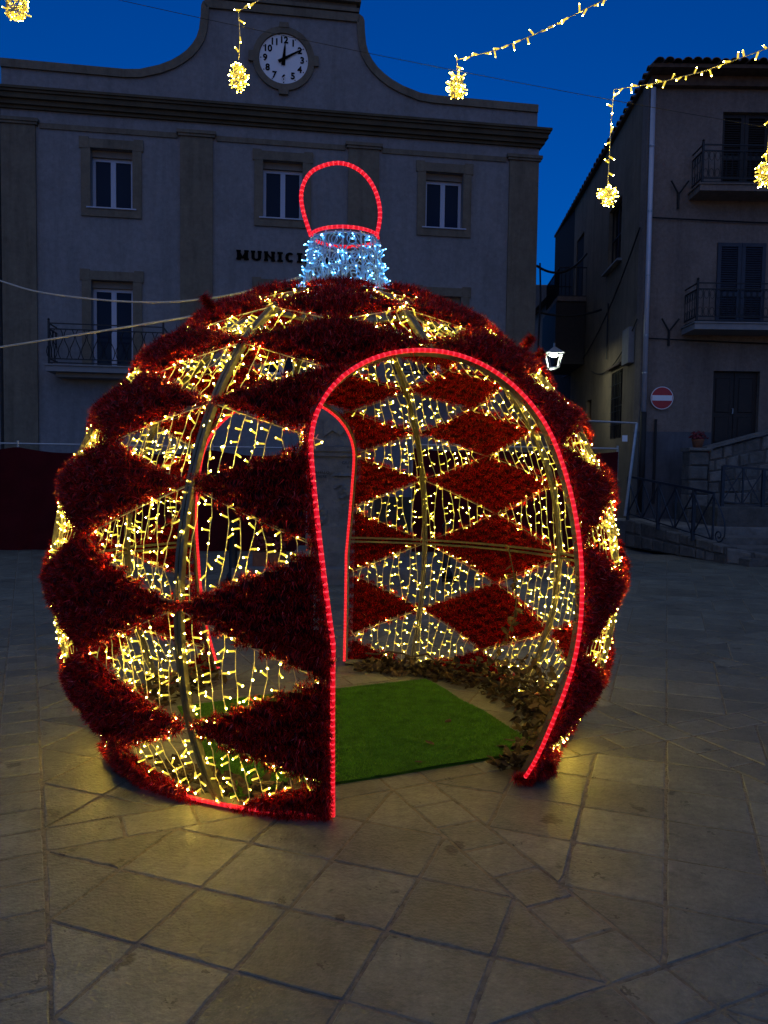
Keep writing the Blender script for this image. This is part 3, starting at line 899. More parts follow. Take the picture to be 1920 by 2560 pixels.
r = MB(); r.add([sp(0.6, 4.25, 0.0), sp(1.2, 4.25, 0.0), sp(1.2, 5.1, 0.0), sp(0.6, 5.1, 0.0), sp(0.6, 4.25, 0.14), sp(1.2, 4.25, 0.14), sp(1.2, 5.1, 0.14), sp(0.6, 5.1, 0.14)], [(0, 1, 2, 3), (7, 6, 5, 4), (0, 4, 5, 1), (1, 5, 6, 2), (2, 6, 7, 3), (3, 7, 4, 0)])
r.build('meter_box', M['slabtop'], house)
def sag(a, b, drop, n=14):
    a, b = Vector(a), Vector(b)
    return [tuple(a.lerp(b, i / n) - Vector((0, 0, drop * 4 * (i / n) * (1 - i / n)))) for i in range(n + 1)]
r = MB()
r.tube(sag((0.1, -0.06, 7.45), (9.0, -0.06, 7.3), 0.05), 0.016, 4)
r.tube(sag((0.05, -0.06, 4.72), (9.0, -0.06, 4.55), 0.04), 0.014, 4)
r.tube(sag(sp(0.2, 7.3, 0.06), sp(11.5, 5.2, 0.06), 1.0), 0.02, 4)
r.tube(sag(sp(0.2, 5.2, 0.06), sp(5.0, 4.6, 0.06), 0.5), 0.016, 4)
r.tube([sp(3.2, 6.2, 0.05), sp(3.2, 4.7, 0.05)], 0.02, 4)
r.build('wall_cables', M['wire'], house)

# no-entry sign on the house
sg = empty('no_entry_sign', (6.40, HY - 0.04, 3.35), 0)
tag(sg, 'round red no entry sign with white bar fixed to the brown house', 'road sign')
def disc(r_, y0, y1, n=40): return MB().prism([(r_ * math.cos(2 * math.pi * i / n), r_ * math.sin(2 * math.pi * i / n)) for i in range(n)], y0, y1)
disc(0.262, -0.03, -0.01).build('rim', M['signwhite'], sg)
disc(0.245, -0.034, -0.029).build('face', M['signred'], sg)
MB().box(-0.232, 0.232, -0.037, -0.033, -0.062, 0.062).build('bar', M['signwhite'], sg)

# darker house further up the lane and a far one closing it
def plain_house(name, x0, x1, y0, y1, h, m_, label, roofh=1.2, wins_=()):
    o = empty(name, ((x0 + x1) / 2, y0, 0)); tag(o, label, 'house')
    hw = (x1 - x0) / 2; d = y1 - y0
    MB().box(-hw, hw, 0, d, 0, h).build('wall', m_, o)
    mb = MB(); mb.add([(-hw - .3, -.3, h), (hw + .3, -.3, h), (hw + .3, d + .3, h), (-hw - .3, d + .3, h), (-hw - .3, d / 2, h + roofh), (hw + .3, d / 2, h + roofh)],
                      [(0, 3, 2, 1), (0, 1, 5, 4), (2, 3, 4, 5), (0, 4, 3), (1, 2, 5)])
    mb.build('roof', M['tile'], o)
    for (wx, z0, z1) in wins_:
        f = MB().box(wx - 0.5, wx + 0.5, -0.04, -0.002, z0, z1).build('window', M['shutter'], o)
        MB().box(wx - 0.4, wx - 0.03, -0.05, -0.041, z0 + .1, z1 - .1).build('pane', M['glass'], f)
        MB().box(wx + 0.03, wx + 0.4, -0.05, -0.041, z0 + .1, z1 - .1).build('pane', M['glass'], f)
    return o
plain_house('lane_house', 6.85, 14.0, 30.4, 42.0, 8.8, M['stucco'], 'dark narrow house behind the corner house up the lane', 1.4, [(-3.1, 6.2, 7.6)])
plain_house('end_house', 3.0, 16.0, 44.0, 52.0, 11.6, M['stucco'], 'low dark house closing the end of the narrow lane', 1.5, [(-4.4, 7.0, 8.3), (-2.6, 7.0, 8.3)])
plain_house('back_house', -2.0, 7.9, 60.0, 68.0, 8.0, M['stucco'], 'faint roofline of a house beyond the lane end', 1.6)

plain_house('neighbour_house', -15.0, -9.34, 18.75, 28.0, 10.2, M['plaster'], 'pale wall of the neighbouring house at the left picture edge', 0.8)
# lantern on the corner of the town hall
lt = empty('street_lantern', at(1385, 900, 20.9) - Vector((0, 0, 0.25)), 0)
tag(lt, 'lit street lantern on iron bracket beside the town hall corner', 'street lamp')
mb = MB()
top, bot = 0.19, 0.12
cor_t = [(-top, -top, 0.40), (top, -top, 0.40), (top, top, 0.40), (-top, top, 0.40)]
cor_b = [(-bot, -bot, 0.05), (bot, -bot, 0.05), (bot, bot, 0.05), (-bot, bot, 0.05)]
for a, b in zip(cor_t, cor_b): mb.bar(a, b, 0.035)
for q in (cor_t, cor_b):
    for i in range(4): mb.bar(q[i], q[(i + 1) % 4], 0.035)
mb.add([(-0.24, -0.24, 0.42), (0.24, -0.24, 0.42), (0.24, 0.24, 0.42), (-0.24, 0.24, 0.42), (0, 0, 0.62)], [(0, 1, 4), (1, 2, 4), (2, 3, 4), (3, 0, 4)])
mb.tube([(0, 0, 0.6), (0, 0, 0.7)], 0.03, 6)
mb.build('housing', M['galv'], lt)
mb = MB(); mb.tube([(0, 0, 0.335), (0, 0, 0.36), (0, 0, 0.385)], 0.1, 10, radii=[0.05, 0.10, 0.08]); mb.build('lamp_bulb', M['lamp'], lt, smooth=True)
mb = MB(); mb.tube([(-0.50, 0, -0.02), (0.05, 0, 0.0), (0.0, 0, 0.05)], 0.018, 6); mb.tube([(-0.50, 0, -0.3), (-0.25, 0, -0.02)], 0.014, 6); mb.build('bracket', M['galv'], lt)

# cables between the buildings
def cable(label, pts, r_=0.015, m_=None):
    o = MB().tube(pts, r_, 5).build('cable', m_ or M['wire'])
    return tag(o, label, 'cable')
cable('thick bundled cable slung across the lane from town hall corner', sag((4.0, 20.9, 7.1), (6.1, 24.0, 8.3), 0.35), 0.035)
cable('thin cable below the bundled one across the lane', sag((4.0, 20.9, 5.9), (6.05, 22.0, 6.2), 0.15), 0.03)
cable('dark cable dropping down the town hall corner', [(4.02, 20.62, 7.1), (4.06, 20.62, 6.2), (4.03, 20.62, 5.0), (4.05, 20.62, 3.9)], 0.025)

# ------------------------------------------------------------------ ramp, steps, stone walls, railings on the right
stp = MB()
lv = [(13.35, 0.14), (13.9, 0.27), (14.6, 0.40), (15.3, 0.55)]
for k, (y, z) in enumerate(lv):
    y2 = lv[k + 1][0] if k + 1 < len(lv) else 18.0
    x0 = 6.40 - (y - 13.3) * 0.27
    x1 = 6.40 - (y2 - 13.3) * 0.27
    stp.slab([(x0, y), (12, y + 0.2), (12, y2 + 0.2 if k + 1 < len(lv) else y2), (x1, y2)], 0.0, z, 0.02)
tag(stp.build('broad_steps', M['stone']), kind='structure')
# low stone wall under the railing
A, B = Vector((5.26, 16.8, 0)), Vector((6.12, 13.72, 0))
lw = empty('ramp_wall', B)
tag(lw, 'low rubble stone wall under the blue railing of the steps', 'stone wall')
def stone_course(parent, P, Q, z0f, z1f, thick, rows, origin, wmin=0.22, wmax=0.5):
    d = (Q - P); L = d.length; u = d / L; nrm = Vector((-u.y, u.x, 0))
    core = MB()
    core.add([tuple(P + nrm * 0.03 + Vector((0, 0, 0)) - origin), tuple(Q + nrm * 0.03 - origin), tuple(Q + nrm * (thick - .03) - origin), tuple(P + nrm * (thick - .03) - origin),
              tuple(P + nrm * 0.03 + Vector((0, 0, z1f(0) - .02)) - origin), tuple(Q + nrm * 0.03 + Vector((0, 0, z1f(1) - .02)) - origin), tuple(Q + nrm * (thick - .03) + Vector((0, 0, z1f(1) - .02)) - origin), tuple(P + nrm * (thick - .03) + Vector((0, 0, z1f(0) - .02)) - origin)],
             [(0, 3, 2, 1), (4, 5, 6, 7), (0, 1, 5, 4), (1, 2, 6, 5), (2, 3, 7, 6), (3, 0, 4, 7)])
    core.build('core', M['mortar'], parent)
    for r_ in range(rows):
        a = -random.uniform(0, 0.2)
        while a < L:
            b = a + random.uniform(wmin, wmax)
            a2, b2 = max(a, 0), min(b, L)
            if b2 - a2 > 0.06:
                fa, fb = a2 / L, b2 / L
                g_ = 0.012
                za0 = z0f(fa) + (z1f(fa) - z0f(fa)) * r_ / rows + g_; za1 = z0f(fa) + (z1f(fa) - z0f(fa)) * (r_ + 1) / rows - g_
                zb0 = z0f(fb) + (z1f(fb) - z0f(fb)) * r_ / rows + g_; zb1 = z0f(fb) + (z1f(fb) - z0f(fb)) * (r_ + 1) / rows - g_
                pr = random.uniform(-0.02, 0.025)
                j = lambda: random.uniform(-0.015, 0.015)
                q = []
                for (al, zz) in ((a2 + g_ + j() * .5, za0 + j()), (b2 - g_ + j() * .5, zb0 + j()), (b2 - g_ + j() * .5, zb1 + j()), (a2 + g_ + j() * .5, za1 + j())):
                    q.append((al, zz))
                ca = sum(p[0] for p in q) / 4; cz = sum(p[1] for p in q) / 4
                vs = []
                for off, k in ((0.2, 1), (0.0 + pr + 0.025, 1), (pr, 0.82)):
                    for (al, zz) in q:
                        pt = P + u * (ca + (al - ca) * k) + nrm * off + Vector((0, 0, cz + (zz - cz) * k)) - origin
                        vs.append(tuple(pt))
                fs = [(8, 9, 10, 11)]
                for i in range(4):
                    k2 = (i + 1) % 4
                    fs += [(i, k2, 4 + k2, 4 + i), (4 + i, 4 + k2, 8 + k2, 8 + i)]
                MB().add(vs, fs).build('stone', M['stone'], parent)
            a = b
stone_course(lw, A, B, lambda f: 0.0, lambda f: 0.62 - 0.30 * f, 0.28, 2, B)
stone_course(lw, B, Vector((6.75, 13.3, 0)), lambda f: 0.0, lambda f: 0.30 - 0.08 * f, 0.3, 1, B)
# first railing
def crossed_railing(name, P, Q, ztop, zbot, posts, label, scroll=True, mid=True):
    o = empty(name, P); tag(o, label, 'railing')
    P = Vector(P); Q = Vector(Q)
    def pt(f, z): 
        v = P.lerp(Q, f); return (v.x - P.x, v.y - P.y, z - P.z)
    zt = lambda f: ztop[0] + (ztop[1] - ztop[0]) * f
    zb = lambda f: zbot[0] + (zbot[1] - zbot[0]) * f
    MB().bar(pt(0, zt(0)), pt(1, zt(1)), 0.065).build('top_rail', M['blueiron'], o)
    MB().bar(pt(0, zb(0)), pt(1, zb(1)), 0.03).build('bottom_rail', M['blueiron'], o)
    n = posts
    for i in range(n + 1):
        f = i / n
        wd = 0.085 if i % 2 == 0 else 0.045
        MB().bar(pt(f, zb(f) - (0.14 if i % 2 == 0 else 0)), pt(f, zt(f)), wd).build('post', M['blueiron'], o)
        if i < n:
            f2 = (i + 1) / n
            MB().bar(pt(f, zb(f)), pt(f2, zt(f2) - 0.02), 0.03).build('brace', M['blueiron'], o)
            a_, b_ = pt(f, zt(f) - 0.02), pt(f2, zb(f2))
            dlt = Vector((-0.02, 0.02, 0))
            MB().bar(tuple(Vector(a_) + dlt), tuple(Vector(b_) + dlt), 0.03).build('brace', M['blueiron'], o)
    if scroll:
        base = Vector(pt(1, zt(1)))
        d = (Q - P).normalized()
        H_ = zt(1) - zb(1)
        pts = []
        for k in range(14):
            q = k / 13
            pts.append(tuple(base + d * (0.03 + 0.30 * math.sin(q * math.pi * 0.6)) + Vector((0, 0, -0.08 - (H_ - 0.15) * q))))
        cx = base + d * 0.17 + Vector((0, 0, -H_ + 0.08))
        for k in range(22):
            a = -0.2 - k * 0.42
            rr = 0.125 * (1 - k / 26)
            pts.append(tuple(cx + d * (rr * math.cos(a)) + Vector((0, 0, rr * math.sin(a)))))
        MB().tube(pts, 0.014, 5).build('scroll', M['blueiron'], o)
    return o
crossed_railing('stair_railing', (5.30, 16.7, 0), (5.98, 13.95, 0), (1.53, 1.26), (0.73, 0.42), 5, 'blue grey iron railing with crossed bars and a scroll end')
crossed_railing('upper_railing', (6.90, 15.7, 0), (9.6, 15.3, 0), (1.78, 1.55), (1.05, 0.80), 7, 'upper iron railing in front of the sloping stone wall', scroll=False)
up = MB(); up.slab([(6.75, 15.55), (12, 15.15), (12, 17.95), (6.75, 17.95)], 0.553, 0.95, 0.02)
tag(up.build('upper_landing', M['stone']), kind='structure')
sw_ = empty('terrace_wall', (7.05, 16.9, 0.9)); tag(sw_, 'stone parapet wall with sloping top below the house door', 'stone wall')
stone_course(sw_, Vector((7.1, 16.9, 0)), Vector((9.6, 16.7, 0)), lambda f: 0.95, lambda f: 2.12 + 0.72 * f, 0.3, 5, Vector((7.05, 16.9, 0.9)), 0.2, 0.42)
cp = MB()
cp.add([(7.02, 16.84, 2.13), (9.65, 16.64, 2.88), (9.65, 17.04, 2.88), (7.02, 17.24, 2.13), (7.02, 16.84, 2.20), (9.65, 16.64, 2.95), (9.65, 17.04, 2.95), (7.02, 17.24, 2.20)], [(0, 3, 2, 1), (4, 5, 6, 7), (0, 1, 5, 4), (1, 2, 6, 5), (2, 3, 7, 6), (3, 0, 4, 7)])
cpo = cp.build('coping', M['stone'], sw_); cpo.location = (-7.05, -16.9, -0.9)
pl = empty('gate_pillar', (6.80, 16.85, 0.55)); tag(pl, 'squat stone pillar carrying a flower pot by the terrace wall', 'pillar')
for k in range(5):
    MB().bevbox(-0.21 + random.uniform(-.02, .02), 0.21 + random.uniform(-.02, .02), -0.2 + random.uniform(-.015, .015), 0.25, k * 0.31, k * 0.31 + 0.295, 0.03).build('block', M['stone'], pl)
MB().bevbox(-0.25, 0.25, -0.26, 0.28, 1.55, 1.62, 0.015).build('cap', M['stone'], pl)
fp = empty('flower_pot', (6.83, 16.86, 2.17)); tag(fp, 'terracotta pot of dark red flowers on the stone pillar', 'flower pot')
MB().tube([(0, 0, 0), (0, 0, 0.16), (0, 0, 0.19)], 0.1, 12, radii=[0.09, 0.13, 0.14]).build('pot', M['terracotta'], fp, smooth=True)
V = []; F = []
for k in range(160):
    d = Vector((random.gauss(0, 1), random.gauss(0, 1), abs(random.gauss(0, .8)))).normalized()
    p = Vector((0, 0, 0.2)) + d * random.uniform(0.06, 0.2)
    a = Vector((random.gauss(0, 1), random.gauss(0, 1), random.gauss(0, 1))).normalized() * 0.035
    b = a.cross(d).normalized() * 0.025
    i = len(V); V += [p - a, p + b, p + a, p - b]; F.append((i, i + 1, i + 2, i + 3))
ff = MB(); ff.v = [tuple(v) for v in V]; ff.f = F; ff.m = [0] * len(F)
ff.build('flowers', M['flower'], fp)['kind'] = 'stuff'

# ------------------------------------------------------------------ red cloth fence and poles behind the ball
def cloth_fence(name, P, Q, ztop, label, seed, sagd=0.10, bays=4):
    r_ = random.Random(seed)
    P, Q = Vector(P), Vector(Q)
    o = empty(name, P); tag(o, label, 'fence')
    d = Q - P; L = d.length; u = d / L; nr = Vector((-u.y, u.x, 0))
    NX, NZ = int(L / 0.09), 14
    V, F = [], []
    for i in range(NX + 1):
        f = i / NX
        ph = (f * bays) % 1
        top_ = ztop - sagd * math.sin(math.pi * ph)
        for k in range(NZ + 1):
            q = k / NZ
            wv = 0.035 * math.sin(i * 0.31 + 1.3 * math.sin(q * 3)) + 0.02 * math.sin(i * 0.93 + q * 5 + seed)
            V.append(tuple(u * (f * L) + nr * (wv * (0.4 + q)) + Vector((0, 0, top_ * (1 - q) + 0.01 * q))))
    for i in range(NX):
        for k in range(NZ):
            a = i * (NZ + 1) + k
            F.append((a, a + 1, a + NZ + 2, a + NZ + 1))
    m_ = MB(); m_.v = V; m_.f = F; m_.m = [0] * len(F)
    m_.build('cloth', M['cloth'], o, smooth=True)
    for b in range(bays + 1):
        p = u * (L * b / bays) + nr * 0.06
        MB().tube([tuple(p), tuple(p + Vector((0, 0, ztop + 0.12)))], 0.022, 6).build('post', M['galv'], o)
    MB().tube([tuple(nr * 0.06 + Vector((0, 0, ztop + 0.06))), tuple(u * L + nr * 0.06 + Vector((0, 0, ztop + 0.06)))], 0.02, 6).build('top_rail', M['galv'], o)
    return o
cloth_fence('cloth_fence', (-8.6, 14.15, 0), (-1.5, 14.75, 0), 1.93, 'dark red cloth screen on a pole fence left of the ball', 1)
cloth_fence('cloth_fence', (0.55, 14.9, 0), (4.70, 15.5, 0), 2.03, 'dark red cloth screen behind the ball towards the steps', 2, 0.05, 3)
br = empty('fence_brace', (5.2, 16.2, 0)); tag(br, 'pale leaning pole with a horizontal tube and paper notice by the house', 'pole')
mb = MB(); a_ = at(1592, 1058, 16.3); b_ = at(1562, 1290, 16.0); o_ = Vector((5.2, 16.2, 0)); mb.tube([a_ - o_, b_ - o_], 0.03, 6); mb.build('pole', M['galv'], br)
mb = MB(); c_ = at(1300, 1045, 15.6); mb.tube([a_ - o_, c_ - o_], 0.022, 6); mb.build('tube', M['galv'], br)
mb = MB(); q_ = at(1562, 1096, 16.2) - o_; mb.box(q_.x - 0.055, q_.x + 0.055, q_.y - 0.003, q_.y + 0.003, q_.z - 0.065, q_.z + 0.065); mb.build('notice', M['paper'], br)

# ------------------------------------------------------------------ war memorial behind the ball
mo = empty('war_memorial', (-0.66, 11.3, 0), rad(2)); tag(mo, 'grey carved stone memorial seen through the far doorway of the ball', 'monument')
MB().box(-1.45, 1.45, -0.75, 0.9, 0, 0.22).build('step', M['monument'], mo)
MB().box(-0.62, 0.62, -0.42, 0.5, 0.22, 0.42).build('plinth', M['monument'], mo)
MB().box(-0.46, 0.46, -0.34, 0.42, 0.42, 0.78).build('base_block', M['monument'], mo)
rg = random.Random(4)
V, F = [], []
NXm, NZm = 14, 22
for k in range(NZm + 1):
    z = 0.78 + 1.0 * k / NZm
    for i in range(NXm + 1):
        x = -0.40 + 0.80 * i / NXm
        ed = 0.0 if i in (0, NXm) else 1.0
        rough = 0.0
        if z < 1.55: rough = 0.05 * math.sin(x * 9 + z * 5) + 0.03 * rg.uniform(-1, 1)
        if abs(x - 0.05) < 0.14 and 1.38 < z < 1.5: rough = -0.12
        V.append((x, -0.28 - rough * ed, z))
for k in range(NZm):
    for i in range(NXm):
        a = k * (NXm + 1) + i
        F.append((a, a + 1, a + NXm + 2, a + NXm + 1))
m_ = MB(); m_.v = V; m_.f = F; m_.m = [0] * len(F)
m_.box(-0.40, 0.40, -0.27, 0.36, 0.78, 1.78)
m_.build('carved_block', M['monument'], mo)
MB().box(-0.44, 0.44, -0.33, 0.40, 1.781, 1.85).build('moulding', M['monument'], mo)
MB().box(-0.48, 0.48, -0.37, 0.43, 1.852, 1.92).build('moulding', M['monument'], mo)
m_ = MB(); m_.prism([(-0.40, 1.925), (0.40, 1.925), (0.34, 3.0), (0.2, 3.25), (0, 3.35), (-0.2, 3.25), (-0.34, 3.0)], -0.27, 0.33)
m_.prism([(-0.24, 2.05), (-0.1, 2.15), (0.02, 2.08), (0.12, 2.2), (0.26, 2.12), (0.2, 2.4), (0.08, 2.52), (-0.05, 2.44), (-0.2, 2.36)], -0.32, -0.26)
m_.build('stele', M['monument'], mo)
for txt, x, z in (('GIUSEPPE', 0.16, 1.69), ('ROSAS', 0.20, 1.63), ('CATELLO', -0.26, 1.55), ('CHERE', -0.26, 1.49)):
    o = text_mesh('inscription', txt, 0.058, M['engrave'], 0.002); o.location = (x, -0.345, z); o.rotation_euler = (math.pi / 2, 0, 0); link(o, mo)
for n_, (px, py) in enumerate(((-2.08, 10.6), (0.92, 11.12))):
    bo_ = empty('bollard', (px, py, 0)); tag(bo_, ('dark iron bollard left of the stone memorial', 'dark iron bollard right of the stone memorial')[n_], 'bollard', 'bollards round the memorial')
    MB().box(-0.14, 0.14, -0.14, 0.14, 0, 0.04).build('foot', M['iron'], bo_)
    MB().tube([(0, 0, 0.04), (0, 0, 0.12), (0, 0, 0.16), (0, 0, 0.75), (0, 0, 0.80), (0, 0, 0.88)], 0.07, 10, radii=[0.10, 0.09, 0.06, 0.055, 0.08, 0.03]).build('shaft', M['iron'], bo_, smooth=True)
pln = empty('planter', (-1.62, 10.9, 0.22)); tag(pln, 'small planter of dark red flowers on the memorial step', 'planter')
MB().box(-0.22, 0.22, -0.14, 0.14, 0, 0.2).build('trough', M['terracotta'], pln)
V, F = [], []
for k in range(200):
    p = Vector((random.uniform(-.22, .22), random.uniform(-.15, .15), random.uniform(0.18, 0.4)))
    a = Vector((random.gauss(0, 1), random.gauss(0, 1), random.gauss(0, 1))).normalized() * 0.04
    b = a.cross(Vector((random.gauss(0, 1), random.gauss(0, 1), 1))).normalized() * 0.03
    i = len(V); V += [tuple(p - a), tuple(p + b), tuple(p + a), tuple(p - b)]; F.append((i, i + 1, i + 2, i + 3))
m_ = MB(); m_.v = V; m_.f = F; m_.m = [0] * len(F); m_.build('flowers', M['flower'], pln)['kind'] = 'stuff'

# ------------------------------------------------------------------ the giant bauble
BC = np.array([-0.266, 4.838, 0.998])
BR = 1.691
AX = -23.63            # heading of the front doorway (deg from the camera, + to the left)
LEV = [-36.6, -18.8, 0.2, 18.4, 32.3, 45.8, 58.5, 71.0]
DOOR = 22.2
ball = empty('giant_bauble', (BC[0], BC[1], 0))
tag(ball, 'walk-through giant Christmas bauble of red tinsel diamonds and warm light nets', 'Christmas ornament')
def door_w(c, sgn, lat):
    """half width in degrees of the doorway centred on c, on its + or - side, at a latitude"""
    q = np.clip((lat + 4.0) / 28.0, 0, 1)
    if c == 0.0 and sgn > 0: return 21.8 + 4.0 * q
    if c == 0.0: return 22.2 - 1.6 * np.exp(-((lat + 22.0) / 9.0) ** 2)
    return 22.2 + 2.2 * q
def in_door_np(lon, lat, m=0.0):
    lon = np.asarray(lon, float); lat = np.asarray(lat, float)
    out = np.zeros(lon.shape, bool)
    for c in (0.0, 180.0):
        dl = (lon - c + 180) % 360 - 180
        wd = np.where(dl > 0, door_w(c, 1, lat), door_w(c, -1, lat))
        wt = np.where(dl > 0, door_w(c, 1, 25.0), door_w(c, -1, 25.0))
        q = np.minimum(1.0, np.abs(dl) / (wt + m))
        al = 25.0 + (18.7 + m) * (1 - q ** 2.15) ** (1 / 2.15)
        out |= (np.abs(dl) < wd + m) & (lat < al)
    return out
def in_door(lon, lat, m=0.0):
    return bool(in_door_np(lon, lat, -m))
def S(lon, lat, r=BR):
    """point of the ball in the bauble's own frame (origin on the ground under its centre)"""
    a, b = rad(lon + AX), rad(lat)
    return Vector((-r * math.cos(b) * math.sin(a), -r * math.cos(b) * math.cos(a), BC[2] + r * math.sin(b)))
def S_np(lon, lat, r):
    a, b = np.radians(lon + AX), np.radians(lat)
    return np.stack([-r * np.cos(b) * np.sin(a), -r * np.cos(b) * np.cos(a), BC[2] + r * np.sin(b)], -1)
LBASE = math.degrees(math.asin(-BC[2] / BR)) + 0.9

# frame: ribs, equator ring, base ring, door frames
def rect_path(mb, pts, nors, wd, dp):
    """rectangular tube along pts; nors = outward normals"""
    n = len(pts); base = len(mb.v)
    for i in range(n):
        t = (pts[min(i + 1, n - 1)] - pts[max(i - 1, 0)]).normalized()
        no = nors[i]; sd = t.cross(no).normalized()
        for (a, b) in ((-1, -1), (1, -1), (1, 1), (-1, 1)):
            mb.v.append(tuple(pts[i] + sd * (a * wd / 2) + no * (b * dp / 2)))
    for i in range(n - 1):
        for k in range(4):
            k2 = (k + 1) % 4
            mb.f.append((base + i * 4 + k, base + i * 4 + k2, base + i * 4 + 4 + k2, base + i * 4 + 4 + k)); mb.m.append(0)
    mb.f.append((base, base + 1, base + 2, base + 3)); mb.m.append(0)
    e = base + (n - 1) * 4
    mb.f.append((e + 3, e + 2, e + 1, e)); mb.m.append(0)
def nrm(p):
    return (p - Vector((0, 0, BC[2]))).normalized()
for m_i in range(8):
    lon = 45.0 * m_i
    lo = LBASE if m_i % 4 else 44.4
    mb = MB()
    for off in (-0.36, 0.36):
        ps = [S(lon + off / max(0.2, math.cos(rad(la))), la, BR - 0.018) for la in np.linspace(lo, 74, 34)]
        rect_path(mb, ps, [nrm(p) for p in ps], 0.015, 0.03)
    mb.build('rib', M['frame'], ball)
def arc(lat, a, b, r=BR, n=40):
    return [S(x, lat, r) for x in np.linspace(a, b, n)]
for (a, b) in ((DOOR, 180 - DOOR), (180 + DOOR, 360 - DOOR)):
    mb = MB()
    for dz in (-0.55, 0.55):
        ps = arc(0.2 + dz, a, b, BR - 0.02); rect_path(mb, ps, [nrm(p) for p in ps], 0.014, 0.022)
    mb.build('equator_ring', M['frame'], ball)
    ps = arc(LBASE, a, b, BR - 0.01); mb = MB(); rect_path(mb, ps, [nrm(p) for p in ps], 0.035, 0.03); mb.build('base_ring', M['frame'], ball)
ps = [S(x, 73.5, BR - 0.01) for x in np.linspace(0, 360, 49)]
mb = MB(); rect_path(mb, ps, [nrm(p) for p in ps], 0.03, 0.03); mb.build('crown_ring', M['frame'], ball)
def door_path(c, r, inset=0.0, n=26):
    out = []
    for la in np.linspace(LBASE, 24.9, n): out.append(S(c + door_w(c, 1, la) + inset, la, r))
    for q in np.linspace(0, math.pi, 41)[1:-1]:
        W = door_w(c, 1 if math.cos(q) > 0 else -1, 25.0) + inset
        dl = W * math.copysign(abs(math.cos(q)) ** (2 / 2.15), math.cos(q)); out.append(S(c + dl, 25.0 + (18.7 + inset) * math.sin(q) ** (2 / 2.15), r))
    for la in np.linspace(24.9, LBASE, n): out.append(S(c - door_w(c, -1, la) - inset, la, r))
    return out
def resample(pts, step):
    out = [pts[0]]; acc = 0.0
    for a, b in zip(pts[:-1], pts[1:]):
        L = (b - a).length
        while acc + L >= step:
            f = (step - acc) / L
            a = a.lerp(b, f); L = (b - a).length; acc = 0.0
            out.append(a)
        acc += L
    return out
def led_rope(name, pts, parent, r_=0.0108, pitch=0.031):
    fine = resample(pts, pitch)
    P2, R2, MI = [], [], []
    for i in range(len(fine) - 1):
        a, b = fine[i], fine[i + 1]
        P2 += [a, a.lerp(b, 0.02), a.lerp(b, 0.20), a.lerp(b, 0.22)]
        R2 += [r_, r_, r_, r_]
        MI += [1, 1, 1, 0]
    MI = MI[:len(P2)]
    mb = MB(); mb.tube(P2, r_, 8, radii=R2, mis=MI)
    return mb.build(name, [M['rope_red'], M['rope_dot']], parent, smooth=True)
for c in (0.0, 180.0):
    ps = door_path(c, BR - 0.014, 0.3)
    mb = MB(); rect_path(mb, ps, [nrm(p) for p in ps], 0.022, 0.026)
    df = mb.build('door_frame', M['frame'], ball)
    led_rope('rope_light', door_path(c, BR + (0.014 if c == 0 else -0.03), -0.3), df)
led_rope('base_rope_light', [S(x, LBASE + 0.35, BR + 0.012) for x in np.linspace(DOOR, 66, 40)], ball)

# tinsel: rows of bottle-brush garland across each diamond, plus a dark mesh backing
def tinsel_arrays(lon, lat, core_r, L0, L1, phr=(-math.pi, math.pi), w0=0.0012, w1=0.0024):
    n = len(lon)
    p = S_np(lon, lat, core_r)
    nor = p - np.array([0, 0, BC[2]]); nor /= np.linalg.norm(nor, axis=1)[:, None]
    east = np.cross(nor, np.array([0, 0, 1.0])); east /= np.linalg.norm(east, axis=1)[:, None] + 1e-9
    north = np.cross(east, nor)
    ph = rng.uniform(phr[0], phr[1], n)
    e = rng.normal(0, 0.45, n)
    d = nor * np.cos(ph)[:, None] + north * np.sin(ph)[:, None] + east * e[:, None]
    d /= np.linalg.norm(d, axis=1)[:, None]
    Ln = rng.uniform(L0, L1, n)
    sd = np.cross(d, rng.normal(0, 1, (n, 3))); sd /= np.linalg.norm(sd, axis=1)[:, None] + 1e-9
    wd = rng.uniform(w0, w1, n)[:, None]
    V = np.empty((n, 3, 3))
    V[:, 0] = p - sd * wd + d * 0.004; V[:, 1] = p + sd * wd + d * 0.004; V[:, 2] = p + d * Ln[:, None]
    return V.reshape(-1, 3)
